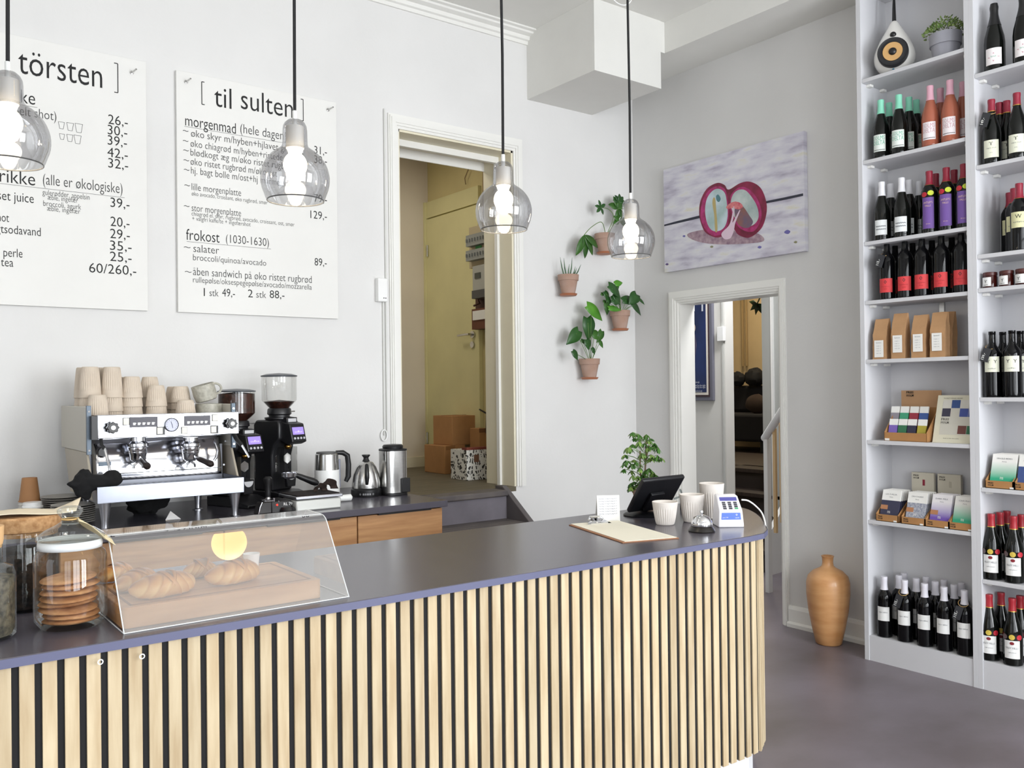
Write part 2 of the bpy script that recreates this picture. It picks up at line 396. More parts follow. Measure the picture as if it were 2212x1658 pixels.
# ---- cardboard boxes on the corridor floor
def carton(name, label, p0, p1, zb, depth, m, grp, xw=None):
    """box whose face towards the camera spans the pixels p0 (left bottom) and p1 (right top)"""
    a = at(p0[0], p0[1], 2, zb); xr = at(p1[0], p0[1], 1, a.y).x; zt = at(p0[0], p1[1], 1, a.y).z
    r = thing(name, label, 'box', ((a.x + xr)/2, a.y + depth/2, zb), 0, grp)
    w2 = (xr - a.x)/2
    MB().box(-w2, -depth/2, 0, w2, depth/2, zt - zb).build('body', m, r, bevel=.004)
    return r, w2, depth/2, zt - zb
r, w2, d2, hh = carton('cardboard_box', 'tan cardboard box on the corridor floor under the larger box', (961, 1024), (1006, 963), .79, .28, CARD, None)
MB().box(-w2 + .01, -d2 - .002, hh - .03, 0, -d2, hh - .001).box(-w2*.1, -d2 - .001, 0, -w2*.1 + .003, -d2, hh).build('tape', mat('parcel_tape', '#8d6238', .4), r, smooth=False)
zb2 = .79 + hh
r, w3, d3, h3 = carton('cardboard_box', 'larger brown cardboard box standing on top of the tan box', (977, 962), (1030, 898), zb2, .26, CARD, None)
MB().box(-w3 + .002, -.015, h3, w3 - .002, .015, h3 + .002).build('tape', mat('parcel_tape', '#8d6238', .4), r, smooth=False)
r, w4, d4, h4 = carton('cardboard_box', 'narrow brown cardboard box tilted beside the doorway jamb behind the patterned bag', (1036, 1024), (1056, 925), .79, .12, CARD, None)
MB().box(-w4, -d4 - .002, h4 - .03, w4, -d4, h4).build('flap', mat('cardboard_dark', '#7e5635', .85), r, smooth=False)
PAT = bpy.data.materials.new('patterned_bag'); PAT.use_nodes = True; N = PAT.node_tree.nodes; L = PAT.node_tree.links
tc = N.new('ShaderNodeTexCoord'); vo = N.new('ShaderNodeTexVoronoi'); vo.feature = 'DISTANCE_TO_EDGE'; vo.inputs['Scale'].default_value = 30; wv = N.new('ShaderNodeTexWave'); wv.inputs['Scale'].default_value = 14; wv.inputs['Distortion'].default_value = 12
mt = N.new('ShaderNodeMath'); mt.operation = 'MULTIPLY'; r1 = N.new('ShaderNodeMath'); r1.operation = 'GREATER_THAN'; r1.inputs[1].default_value = .09
r2 = N.new('ShaderNodeMath'); r2.operation = 'LESS_THAN'; r2.inputs[1].default_value = .5
mx = N.new('ShaderNodeMix'); mx.data_type = 'RGBA'; mx.inputs['A'].default_value = lin('#dcdad2'); mx.inputs['B'].default_value = lin('#2c2a28')
L.new(tc.outputs['Object'], vo.inputs[0]); L.new(tc.outputs['Object'], wv.inputs[0]); L.new(vo.outputs[0], r1.inputs[0]); L.new(wv.outputs['Fac'], r2.inputs[0]); L.new(r1.outputs[0], mt.inputs[0]); L.new(r2.outputs[0], mt.inputs[1])
L.new(mt.outputs[0], mx.inputs['Factor']); L.new(mx.outputs['Result'], N['Principled BSDF'].inputs['Base Color'])
r, w5, d5, h5 = carton('patterned_gift_bag', 'white box with black doodle pattern on the corridor floor by the jamb', (1009, 1038), (1058, 972), .79, .2, PAT, None)
MB().box(-.035, -d5 - .002, .12, .005, -d5, .17, ).build('sticker', mat('brown_sticker', '#6b4a36', .7), r, smooth=False)
MB().box(-w5, -d5, h5, w5, -d5 + .06, h5 + .015).build('flap', mat('red_lining', '#7a3a2c', .8), r, smooth=False)
hs = MB(); a = at(1036, 884, 0, XC - .06); b = at(1052, 893, 0, XC - .06); hs.tube([a, b, b + Vector((0, 0, -.14))], [.006, .009, .012]); 
tag(hs.build('umbrella_handle', BLACK), 'thin black handle sticking up behind the corridor boxes by the jamb', 'handle')
struct(MB().box(DX0, YA, DZ0 - .03, DX1, YA + TW, DZ0).build('floor_threshold', CFLOOR, smooth=False))
# ---- painted steps under doorway A
STEPM = mat('worn_grey_wood', '#6b6460', .65, col2='#4f4a4b', mscale=5, stretch=(1.5, 8, 1))
st = thing('wooden_steps', 'worn grey wooden steps leading up to the raised doorway, with sloping side board', 'steps')
sx0, sx1 = 2.34, 3.16
for i, (z, y0, y1) in enumerate(((.79, YA - .12, YA - .004), (.62, YA - .36, YA - .10), (.43, YA - .6, YA - .34), (.25, YA - .84, YA - .58))):
    MB().box(sx0, y0 - .025, z - .035, sx1, y1, z).build('tread', STEPM, st, bevel=.008)
    MB().box(sx0, y0, z - .21, sx1, y0 + .02, z - .035).build('riser', mat('grey_riser', '#77727a', .6, mott=.3, mscale=5), st, smooth=False)
pr = MB(); poly = [(YA - .99, 0), (YA - .99, .16), (YA - .08, .81), (YA - .005, .81), (YA - .005, 0)]
pr.prism(poly, sx1, sx1 + .035, None); pr.v = [(z, x, y) for x, y, z in pr.v]
pr.build('side_board', mat('grey_side_board', '#5f5a5b', .6, mott=.15, mscale=6), st, bevel=.004)

# ---- doorway B: casing, lining
d = MB()
def plB(d, y0, y1, z0, z1, dp): d.box(XB - dp, min(y0, y1), z0, XB, max(y0, y1), z1)
casing(d, BY1 + .08, BY0 - .045, BY1, BY0, 0, 2.028, BZ1, plB)
fr = struct(d.build('door_4', TRIM, smooth=False))
MB().box(XB, BY1 - .012, 0, XB + .14, BY1 + .003, BZ1).box(XB, BY0 - .003, 0, XB + .125, BY0 + .003, BZ1).box(XB - .001, BY0 - .003, BZ1 - .012, XB + .14, BY1 + .003, BZ1 + .003).build('lining', TRIM, fr, smooth=False)
# ---- passage behind doorway B
PW = mat('passage_wall', '#dedcd6', .85, mott=.03)
XP = 5.35
yl = at(1566, 760, 0, XP).y; yn = at(1497, 760, 0, XP).y
zb = at(1582, 998, 0, XP).z
struct(MB().box(XP, yl, 0.0, XP + .1, 7.6, 3.3).build('wall_passage_left', PW, smooth=False))
struct(MB().box(4.5, 7.5, 0, 9, 7.6, 3.3).build('wall_passage_far', PW, smooth=False))
struct(MB().box(4.5, 1.5, 3.2, 9, 7.6, 3.3).build('ceiling_passage', PW, smooth=False))
struct(MB().box(4.5, 1.4, 0, 9, 1.5, 3.3).build('wall_passage_right', PW, smooth=False))
BACKW = mat('back_room_wall', '#cdb68c', .9, mott=.05)
XK = 8.6
struct(MB().box(XK, 1.4, 0, XK + .1, 7.6, 3.3).build('wall_back_room', BACKW, smooth=False))
# grey door leaf standing open right of the stair
yd0 = at(1646, 760, 0, 6.0).y; 
gd = struct(MB().box(6.0, at(1700, 760, 0, 6.0).y - .1, 0, 6.05, yd0, 2.35).build('door_5', mat('grey_door_paint', '#a9aba8', .5, mott=.03), smooth=False))
ys = at(1667, 760, 0, 5.98).y
MB().box(5.975, ys - .008, 0, 6.0, ys + .008, 2.35).build('edge_strip', WHITE, gd, smooth=False)
# steps up to the back room
DST = mat('dark_stair_wood', '#3a302b', .5, col2='#2a221f', mscale=6, stretch=(1, 5, 1))
stt = thing('staircase', 'dark wooden stairs behind the low doorway leading up to the back room', 'stairs')
sy0, sy1 = at(1650, 1000, 0, 5.6).y - .12, 5.2
for i in range(4):
    z = .17 * (i + 1); x0 = 5.48 + .27 * i
    MB().box(x0 - .02, sy0, z - .035, x0 + .29, sy1, z).build('tread', DST, stt, bevel=.004)
    MB().box(x0, sy0, z - .17, x0 + .02, sy1, z - .035).build('riser', mat('dark_riser', '#2c2523', .6), stt, smooth=False)
struct(MB().box(5.47 + .27 * 4 - .03, 1.5, .58, XK, 7.5, .68).build('floor_back_room', mat('back_room_floor', '#4a403a', .5, mott=.2), smooth=False))
# handrail with closed white side
rl = thing('stair_railing', 'white stair railing with wooden balusters seen through the low doorway', 'railing')
xr = 4.98
A = at(1652, 948, 0, xr); B = at(1694, 884, 0, xr - 0.15)
rail_y = A.y
P0 = at(1655, 945, 0, xr); P1 = at(1700, 872, 0, xr - .25)
MB().tube([P0 + Vector((.01, .02, -.005)), P1 + (P1 - P0) * .35], .026, 12).build('handrail', WHITE, rl)
q = at(1657, 1240, 0, xr)
MB().box(xr - .02, P0.y - .022, 0, xr + .02, P0.y + .008, P0.z - .01).build('newel_post', WHITE, rl, smooth=False)
BW = mat('pale_baluster_wood', '#d9b98a', .6)
for px, yb, yt in ((1674, 1150, 925), (1688, 1128, 900)):
    c = at(px, 1000, 0, xr - .05); zb_ = at(px, yb, 0, xr - .05).z; zt_ = at(px, yt, 0, xr - .05).z
    MB().box(c.x - .01, c.y - .01, zb_, c.x + .01, c.y + .01, zt_).build('baluster', BW, rl, smooth=False)
c0 = at(1657, 1160, 0, xr + .02); c1 = at(1705, 1075, 0, xr - .2); 
pn = MB(); a0 = at(1657, 1243, 2, 0); b0 = at(1712, 1226, 2, 0)
dd = (b0 - a0)
pn.add([a0, b0, b0 + Vector((0, 0, .62)), a0 + Vector((0, 0, .29))], [(0, 1, 2, 3)])
pn.build('side_panel', WHITE, rl, smooth=False, solid=.03)
# framed poster
pw = thing('framed_poster', 'dark blue framed poster of a standing figure on the passage wall', 'poster', (0, 0, 0))
x = XP - .03
a = at(1470, 600, 0, x); b = at(1540, 865, 0, x); 
yL, yR, zB, zT = a.y, b.y, b.z, a.z + .15
MB().box(x, yR, zB, XP - .002, yL, zT).build('frame', mat('poster_frame', '#6c6c78', .4), pw, smooth=False, bevel=.004)
MB().box(x - .004, yR + .028, zB + .03, x, yL - .03, zT - .03).build('mount_edge', mat('dark_mount', '#3f2c30', .6), pw, smooth=False)
MB().box(x - .006, yR + .04, zB + .045, x - .003, yL - .04, zT - .04).build('mat_board', mat('cream_mat', '#e4ddd2', .7), pw, smooth=False)
MB().box(x - .008, yR + .056, zB + .065, x - .005, yL - .06, zT - .06).build('print', mat('blue_print', '#1d2f63', .35, col2='#131a33', mscale=4), pw, smooth=False)
def PP(px, py): return at(px, py, 0, x - .0095)
fg = MB()
fg.ell(PP(1497.5, 708), (.0015, .022, .035)); fg.build('figure_face', mat('print_skin', '#c9b5a6', .6), pw)
o = [PP(1488, 722), PP(1502, 722), PP(1505, 745), PP(1503, 760), PP(1500, 790), PP(1497, 818), PP(1494, 818), PP(1493, 785), PP(1487, 785)]
MB().add(o, [tuple(range(len(o)))]).build('figure_suit', mat('print_suit', '#5d566e', .6), pw, smooth=False)
tx = MB()
for py, s0, s1 in ((827, 1492, 1511), (834, 1495, 1524), (838, 1495, 1524), (846, 1500, 1517)):
    a = PP(s0, py); b = PP(s1, py); text(tx, 'directed by the night', .02, faceB((x - .01, a.y, a.z)), width=abs(a.y - b.y))
for px in (1499, 1517):
    a = PP(px - 1.5, 672); b = PP(px + 1.5, 656); tx.box(x - .01, b.y, a.z, x - .009, a.y, b.z)
tx.build('lettering', mat('print_white', '#cfd2dc', .6), pw, smooth=False)
# switch / socket box on the passage wall edge with conduit
sw = thing('wall_switch', 'white double light switch with cable duct on the passage wall beside the poster', 'switch')
a = at(1551, 706, 0, XP - .02); b = at(1565, 736, 0, XP - .02)
MB().box(XP - .035, b.y, b.z, XP - .001, a.y, a.z).build('plate', WHITE, sw, bevel=.003)
c = at(1561, 700, 0, XP - .01)
MB().box(XP - .015, c.y - .008, a.z, XP - .001, c.y + .008, 2.3).box(XP - .015, c.y - .008, .3, XP - .001, c.y + .008, b.z).build('cable_duct', mat('duct_grey', '#c9c9c4', .5), sw, smooth=False)
# back room: pipe, sofa with bags, hanging leaf
pp = MB(); 
for px in (1603, 1611):
    a = at(px, 640, 0, XK - .05); pp.tube([(XK - .05, a.y, 3.1), (XK - .05, a.y, at(px, 790, 0, XK - .05).z)], .015)
tag(pp.build('pipe', mat('pipe_tan', '#a58c62', .5)), 'tan heating pipes on the back room wall above the dark sofa', 'pipe')
so = thing('sofa', 'dark low sofa against the back room wall, seen beyond the stairs', 'sofa', (XK - .45, 5.0, .68))
DK = mat('dark_fabric', '#1b1a1d', .9, mott=.2)
y0 = min(at(1560, 830, 0, XK - .2).y, 7.4) - 5.0; y1 = at(1680, 830, 0, XK - .6).y - 5.0
zq = at(1610, 832, 0, XK - .6).z - .68
MB().box(-.35, y1, .12, .35, y0, .42).build('seat', DK, so, bevel=.03)
zb_top = max(.6, zq); MB().box(.2, y1, .42, .4, y0, zb_top).build('backrest', DK, so, bevel=.04)
for k, yy in enumerate((y0 - .1, y1 + .1)): MB().cyl(.02, 0, .12, 10, T(-.3, yy, 0)).build('leg', BLACK, so)
for i, (px, py, rr, lb) in enumerate(((1594, 812, .10, 'black shapeless bag on the sofa back, left one'), (1630, 810, .12, 'black shapeless bag on the sofa back, right one with a peak'))):
    c = at(px, py, 0, XK - .3); c.z = .68 + zb_top + rr*.74
    bg = MB(); bg.ell(c, (rr*.8, rr*.98, rr*.85), 18, 12, fn=lambda v: 1 + .25*noise.noise(v*2.5 + Vector((i*5, 0, 0)))); tag(bg.build('bag', BLACKM), lb, 'bag')
c = at(1634, 870, 0, XK - .55); c.z = .68 + .42 + .105; cu = MB(); cu.ell(c, (.07, .14, .11), fn=lambda v: 1 + .1*noise.noise(v*2)); tag(cu.build('cushion', mat('brown_cushion', '#3a2c22', .9)), 'dark brown cushion on the sofa in the back room', 'cushion')
lf = MB(); c = at(1636, 655, 0, 7.2)
for a in (-2.6, -1.9, -1.2, 2.9, -.5):
    t = c + Vector((0, -math.cos(a)*-.13*-1, math.sin(a)*.13)) if False else c + Vector((.02, math.cos(a)*-.12, math.sin(a)*.12))
    s_ = (t - c).cross(Vector((1, 0, 0))).normalized() * .025
    lf.add([c, (c+t)/2 + s_, t, (c+t)/2 - s_], [(0, 1, 2, 3)])
lf.tube([c, c + Vector((.02, -.1, .2)), c + Vector((0, -.3, .6)), c + Vector((0, -.3, 1.2))], .006)
tag(lf.build('hanging_plant_leaf', mat('dark_leaf', '#1d3a1c', .5), solid=.002), 'dark green fingered leaf hanging in the back room opening', 'plant')
# ================================================================ front counter
ZT = .883
def front_y(x): return 1.955 - .018 * max(0, min(1, (x - .23) / 1.7)) if x < 1.93 else 1.937 + 0.0
ctr = thing('service_counter', 'long service counter with slate grey top and vertical oak slat front', 'counter')
outline = [(-.6, 1.955), (.23, 1.955), (1.2, 1.94), (2.2, 1.925), (2.45, 1.921), (2.54, 1.930), (2.62, 1.975), (2.70, 2.045), (2.84, 2.172), (2.925, 2.262), (2.985, 2.34), (3.035, 2.44), (3.045, 2.52), (3.02, 2.60), (2.96, 2.655), (2.88, 2.675), (-.6, 2.675)]
def offs(path, d):
    out = []
    for i, p in enumerate(path):
        a = Vector(path[max(i-1, 0)]); b = Vector(path[min(i+1, len(path)-1)]); t = (b - a).normalized()
        out.append((p[0] - t.y*d, p[1] + t.x*d))
    return out
curve = outline[:14]
MB().prism(outline, ZT - .02, ZT).build('worktop', TOPM, ctr, bevel=.002)
ed = MB(); c2 = offs(outline[:16], -.0012)
ed.add([(x, y, ZT - .0195) for x, y in c2] + [(x, y, ZT - .0015) for x, y in c2], [(i, i+1, i+1+16, i+16) for i in range(15)])
ed.build('edge_band', EDGEM, ctr, smooth=False)
back = offs(curve, .022)
bp = back + [(3.0, 2.60), (-.6, 2.60)]
MB().prism(back[:13] + [(2.9, 2.59), (-.6, 2.59)], .13, ZT - .02).build('backing_panel', BLACKM, ctr, smooth=False)
MB().prism([(x, y + .05) for x, y in back[:9]] + [(2.75, 2.55), (-.6, 2.55)], 0, .13).build('plinth', mat('plinth_white', '#dcdcde', .6), ctr, smooth=False)
MB().box(-.6, 2.595, .0, 2.75, 2.618, ZT - .021).build('rear_panel', mat('counter_rear_white', '#d5d6da', .5), ctr, smooth=False)
# slats by arc length along the front and round the end
pth = offs(curve, .018); L_ = [0]
for i in range(1, len(pth)): L_.append(L_[-1] + (Vector(pth[i]) - Vector(pth[i-1])).length)
def on_path(s):
    for i in range(1, len(pth)):
        if s <= L_[i]:
            u = (s - L_[i-1]) / (L_[i] - L_[i-1]); a = Vector(pth[i-1]); b = Vector(pth[i]); return a.lerp(b, u), (b-a).normalized()
    return Vector(pth[-1]), Vector((0, 1))
slat_me = None; s = .0; s0 = (.263 + .0 - (-.6)) % .0404; n = 0
slat_x = .2635 + .6 - 16 * .0404 - .0404*4
while n < 94:
    p, t = on_path(slat_x + n * .0404 + .0135)
    if slat_me is None:
        o = MB().box(-.0134, -.001, .125, .0134, .009, ZT - .0205).build('slat', OAK, ctr, bevel=.0008); slat_me = o.data
    else:
        o = o.copy(); COL.objects.link(o); o.parent = ctr
    o.location = (p.x, p.y, 0); o.rotation_euler = (0, 0, math.atan2(t.y, t.x)); n += 1
for px, py in ((217, 1429), (307, 1417)):
    q = at(px, py, 1, 1.953); MB().add(*[(lambda v, f: (v, f))([(q.x + .006*math.cos(a*PI/5)*(1 if k else .6), 1.9525, q.z + .006*math.sin(a*PI/5)*(1 if k else .6)) for k in (0, 1) for a in range(10)], [(i, (i+1) % 10, (i+1) % 10 + 10, i + 10) for i in range(10)])][0]).build('screw_ring', WHITE, ctr, smooth=False)

# ================================================================ back counter
ZK = .87
wt = MB().box(-.6, 3.545, ZK - .03, 2.275, YA - .002, ZK).build('back_worktop', TOPM, bevel=.002)
tag(wt, 'dark slate worktop along the back wall carrying the coffee equipment', 'worktop')
DRW = mat('oak_drawer_front', '#c69767', .5, col2='#a9794f', mscale=5, stretch=(.8, 6, 9), rnd=.05)
xs = [-.59, .01, .61, 1.215, 1.815, 2.265]
names = ['leftmost base cabinet with oak drawers, at the left end of the back worktop', 'base cabinet with oak drawers behind the tea jars', 'base cabinet with oak drawers under the espresso machine', 'base cabinet with oak drawers under the coffee grinders', 'rightmost base cabinet with oak drawers, below the kettles']
for i in range(5):
    x0, x1 = xs[i], xs[i+1]
    cb = thing('base_cabinet', names[i], 'cabinet', (x0, 3.575, 0), 0, 'oak base cabinets')
    w_ = x1 - x0
    MB().box(.001, .02, .1, w_ - .001, .6, ZK - .032).build('body', mat('cabinet_body', '#3b3533', .6), cb, smooth=False)
    MB().box(.001, .07, 0, w_ - .001, .55, .1).build('plinth', BLACK, cb, smooth=False)
    for z0, z1 in ((.625, .832), (.365, .621), (.11, .361)):
        dw = MB().box(.003, 0, z0, w_ - .003, .02, z1).build('drawer', DRW, cb, bevel=.0015)
        MB().box(w_*.3 if w_ > .5 else .1, -.012, z1 - .002, w_*.85 if w_ > .5 else .38, .012, z1 + .006).build('handle', BLACK, dw, smooth=False)

# ================================================================ menu signs
PEN = mat('dark_grey_pen', '#2f2f2f', .7)
SIGNM = mat('sign_board', '#e6e5e1', .7, mott=.02)
YS = YA - .022
def z1(X, Y): return X / 2.674, 80 + Y / 2.674
def sign(name, label, x0, x1, z0, z1_, rows, lines, pins, icons=()):
    r = thing(name, label, 'menu sign')
    MB().box(x0, YS, z0, x1, YA - .003, z1_).build('board', SIGNM, r, bevel=.001)
    ink = MB(); pen = MB()
    for row in rows:
        s, X0, Y0, X1, size, bold = row
        a = at(*z1(X0, Y0), 1, YS); b = at(*z1(X1, Y0), 1, YS)
        if s in '[]':
            e_ = at(*z1(X0, Y0 - size), 1, YS); xs_ = a.x if s == '[' else b.x
            ink.box(xs_ - .002, YS - .0009, a.z, xs_ + .002, YS - .0003, e_.z)
            for zz in (a.z, e_.z): ink.box(a.x, YS - .0009, zz - .002, b.x, YS - .0003, zz + .002)
            continue
        text(ink if bold else pen, s, size, faceA((a.x, YS - .0008, a.z)), width=(b.x - a.x) if X1 - X0 > 20 else None, thin=-.004 if bold else -.008)
    for (X0, Y0, X1, Y1) in lines:
        a = at(*z1(X0, Y0), 1, YS); b = at(*z1(X1, Y1), 1, YS); pen.box(a.x, YS - .0009, a.z - .0007, b.x, YS - .0005, a.z + .0007)
    for X0, Y0, wd_, hh_ in icons:
        a = at(*z1(X0, Y0), 1, YS); w_ = wd_ / 1130; h_ = hh_ / 1130
        for p, q in (((0, 0), (w_, 0)), ((0, 0), (w_*.2, -h_)), ((w_*.2, -h_), (w_*.8, -h_)), ((w_*.8, -h_), (w_, 0))):
            pen.tube([(a.x + p[0], YS - .0005, a.z + p[1]), (a.x + q[0], YS - .0005, a.z + q[1])], .0008, 4)
    ink.build('lettering', INK, r, smooth=False); pen.build('fine_lettering', PEN, r, smooth=False)
    for X0, Y0 in pins:
        a = at(*z1(X0, Y0), 1, YS - .004)
        MB().cyl(.009, 0, .004, 16, T(a.x, YS, a.z) @ RX(PI/2)).tube([(a.x, YS, a.z), (a.x + .008, YS - .05, a.z + .004)], .004, 8).build('hanging_bolt', STEEL, r)
    return r
# sign on the right
rows = [('[', 1166, 388, 1182, 130, 1), ('til', 1237, 398, 1337, .15, 1), ('sulten', 1392, 413, 1692, .15, 1), (']', 1738, 482, 1752, 124, 1),
 ('morgenmad', 1070, 510, 1362, .078, 1), ('(hele dagen)', 1388, 552, 1655, .068, 0), ('~', 1056, 555, 1088, .05, 0), ('~', 1056, 613, 1088, .05, 0), ('~', 1058, 668, 1090, .05, 0), ('~', 1060, 725, 1092, .05, 0), ('~', 1062, 780, 1094, .05, 0),
 ('øko skyr m/hyben+hjlavet granola', 1103, 574, 1750, .052, 0), ('øko chiagrød m/hyben+ristede nødder', 1100, 632, 1760, .05, 0), ('blødkogt æg m/øko ristet rugbrød', 1100, 683, 1700, .05, 0), ('øko ristet rugbrød m/øko ost', 1100, 736, 1600, .05, 0), ('hj. bagt bolle m/ost+hj marmelade', 1103, 788, 1680, .05, 0),
 ('~', 1065, 870, 1097, .05, 0), ('lille morgenplatte', 1107, 883, 1392, .05, 0), ('øko avocado, croissant, øko rugbrød, smør', 1107, 914, 1545, .03, 0),
 ('~', 1062, 990, 1094, .05, 0), ('stor morgenplatte', 1107, 1004, 1392, .05, 0), ('chiagrød el. skyr, rugbrød, avocado, croissant, ost, smør', 1107, 1030, 1700, .031, 0), ('+ valgfri kaffe/te + ingefærshot', 1110, 1058, 1447, .031, 0),
 ('frokost', 1075, 1170, 1268, .078, 1), ('(1030-1630)', 1305, 1186, 1553, .06, 0), ('~', 1062, 1228, 1100, .05, 0), ('salater', 1117, 1240, 1265, .055, 0), ('broccoli/quinoa/avocado', 1115, 1288, 1537, .044, 0),
 ('~', 1068, 1370, 1106, .05, 0), ('åben sandwich på øko ristet rugbrød', 1115, 1374, 1800, .056, 0), ('rullepølse/oksespegepølse/avocado/mozzarella', 1115, 1416, 1800, .042, 0),
 ('1', 1177, 1495, 1190, .058, 1), ('stk', 1210, 1495, 1262, .05, 0), ('49,-', 1283, 1497, 1357, .058, 1), ('2', 1432, 1502, 1460, .058, 1), ('stk', 1480, 1504, 1537, .05, 0), ('88,-', 1558, 1506, 1643, .058, 1),
 ('31,-', 1815, 672, 1888, .06, 1), ('38,-', 1815, 726, 1888, .06, 1), ('79,-', 1815, 950, 1888, .06, 1), ('129,-', 1793, 1045, 1888, .06, 1), ('89,-', 1817, 1318, 1887, .058, 1)]
b0 = at(385.2, 673.5, 1, YS); b1 = at(731, 686.6, 1, YS); zt = at(376, 150, 1, YS).z
sign('menu_sign', 'white hand-lettered menu board headed til sulten, the right one beside the doorway', b0.x, b1.x, b0.z, zt, rows, [(1065, 515, 1640, 600), (1078, 1180, 1565, 1205)], [(1075, 258), (1895, 420)])
rows = [('törsten', 105, 207, 590, .165, 1), (']', 660, 318, 681, 168, 1), ('drikke', -42, 352, 203, .085, 1), ('(dobbelt shot)', -45, 425, 325, .06, 0),
 ('26,-', 625, 500, 738, .064, 1), ('30,-', 622, 560, 735, .064, 1), ('39,-', 622, 620, 733, .064, 1), ('42,-', 620, 690, 738, .064, 1), ('32,-', 625, 752, 740, .064, 1),
 ('drikke', -60, 828, 203, .085, 1), ('(alle er økologiske)', 248, 850, 707, .07, 0), ('presset juice', -130, 925, 195, .06, 1), ('gulerødder, appelsin', 245, 910, 517, .036, 0), ('æble, ingefær', 275, 938, 450, .034, 0), ('broccoli, agurk', 250, 974, 468, .036, 0), ('æble, ingefær', 272, 1002, 463, .034, 0),
 ('39,-', 638, 980, 748, .064, 1), ('ingefærshot', -190, 1046, 52, .055, 1), ('20,-', 638, 1090, 748, .064, 1), ('frugtsodavand', -90, 1122, 235, .055, 1), ('29,-', 636, 1160, 750, .064, 1), ('35,-', 635, 1228, 760, .064, 1), ('perle', 20, 1266, 130, .055, 1), ('tea', 5, 1322, 77, .055, 1), ('25,-', 635, 1292, 760, .064, 1), ('60/260,-', 515, 1358, 787, .064, 1)]
b1 = at(320, 671, 1, YS); zt = at(308, 132, 1, YS).z
ic = [(337 + 48*k, 488 + 5*k, 28 + 4*k, 34 + 5*k) for k in range(3)] + [(343 + 42*k, 557 + 4*k, 24 + 5*k, 28 + 7*k) for k in range(3)]
sign('menu_sign', 'white hand-lettered menu board headed törsten, the left one at the edge of the photo', b1.x - .87, b1.x, b1.z, zt, rows, [(0, 845, 720, 905), (0, 372, 215, 382)], [(762, 205)], ic)
# ================================================================ bookcase
XS, XBK = 4.128, 4.372
SH = mat('shelf_white', '#cfcfd2', .45, mott=.02)
bc = thing('bookcase', 'tall white built-in bookcase against the right wall, filled with wine and chocolate', 'bookcase')
YL0, YL1 = 2.525, 2.500       # left side panel
YD0, YD1 = 1.982, 1.938       # divider between the two bays
for y0, y1 in ((YL0, YL1), (YD0, YD0 - .022), (YD1 + .022, YD1), (1.40, 1.378)):
    MB().box(XS, y1, 0, XBK, y0, 3.44).build('side_panel', SH, bc, smooth=False, bevel=.001)
MB().box(XBK - .006, 1.40, .0, XBK, YL1, 3.44).build('back_panel', SH, bc, smooth=False)
LZ = [2.951, 2.536, 2.122, 1.822, 1.524, 1.115, .711, .126]
RZ_ = [2.813, 2.393, 1.984, 1.83, 1.332, .920, .502, .132]
for zs, ya, yb in ((LZ, YD0, YL1), (RZ_, 1.40, YD1)):
    for z in zs[:-1]:
        s_ = MB().box(XS + .004, ya + .001, z - .019, XBK - .007, yb - .001, z).build('shelf', SH, bc, smooth=False, bevel=.0015)
        b = MB()
        for yy in (ya + .012, yb - .012):
            for xx in (XS + .06, XBK - .06): b.cbox(xx, yy, z - .026, .03, .022, .012)
        b.build('shelf_bracket', TRIM, s_, smooth=False)
    MB().box(XS + .004, ya + .001, 0, XS + .02, yb - .001, zs[-1]).box(XS + .02, ya + .001, zs[-1] - .02, XBK - .007, yb - .001, zs[-1]).build('plinth', SH, bc, smooth=False)
    MB().box(XS + .004, ya + .001, 3.40, XBK - .007, yb - .001, 3.42).build('shelf', SH, bc, smooth=False)
a = at(2034, 662, 0, XBK - .02)
MB().box(XBK - .02, a.y - .012, a.z - .05, XBK - .006, a.y + .012, 1.803).build('angle_bracket', STEEL, bc, smooth=False)

# ---------------------------------------------------------------- bottles
def prof_bottle(kind):
    if kind == 'bordeaux':   # straight sides, high shoulder
        return [(0, .004), (.030, 0), (.0365, .004), (.0375, .012), (.0375, .19), (.036, .205), (.028, .222), (.0175, .236), (.0145, .25), (.0138, .285), (.0150, .286), (.0150, .30), (.0, .30)]
    if kind == 'burgundy':
        return [(0, .004), (.033, 0), (.040, .004), (.041, .012), (.041, .135), (.0385, .16), (.030, .19), (.020, .22), (.0155, .24), (.0140, .262), (.0138, .282), (.0150, .283), (.0150, .296), (0, .296)]
    if kind == 'champagne':
        return [(0, .004), (.036, 0), (.043, .004), (.044, .012), (.044, .13), (.041, .16), (.031, .20), (.021, .235), (.0165, .26), (.0155, .285), (.0175, .287), (.0175, .30), (.015, .31), (0, .312)]
GL_DARK = mat('dark_bottle_glass', '#0d0f0d', .06, spec=.35)
GL_BLACK = mat('black_bottle_glass', '#08080a', .06, spec=.3)
GL_ROSE = mat('rose_wine_glass', '#a8604a', .06, spec=.4, mott=.1)
def lab(name, col): return mat(name, col, .65)
def patch(r, z0, z1, w, n=14, c=0, dz=0):
    """label wrapped round the bottle, facing local -x"""
    mb = MB(); a0 = w / r / 2
    vs = []; 
    for z in (z0, z1):
        for i in range(n + 1):
            a = PI + c - a0 + 2*a0*i/n; vs.append((r*math.cos(a), r*math.sin(a), z))
    mb.add(vs, [(i, i+1, i+n+2, i+n+1) for i in range(n)])
    return mb
def wrap(mb, s, size, r, z, width=None, c=0, align='CENTER', thin=0):
    M = RZ(c) @ frame((-r, 0, z), (0, -1, 0), (0, 0, 1), (-1, 0, 0))
    text(mb, s, size, M, width, align=align, bend=r, thin=thin, res=1)
PROTO = {}
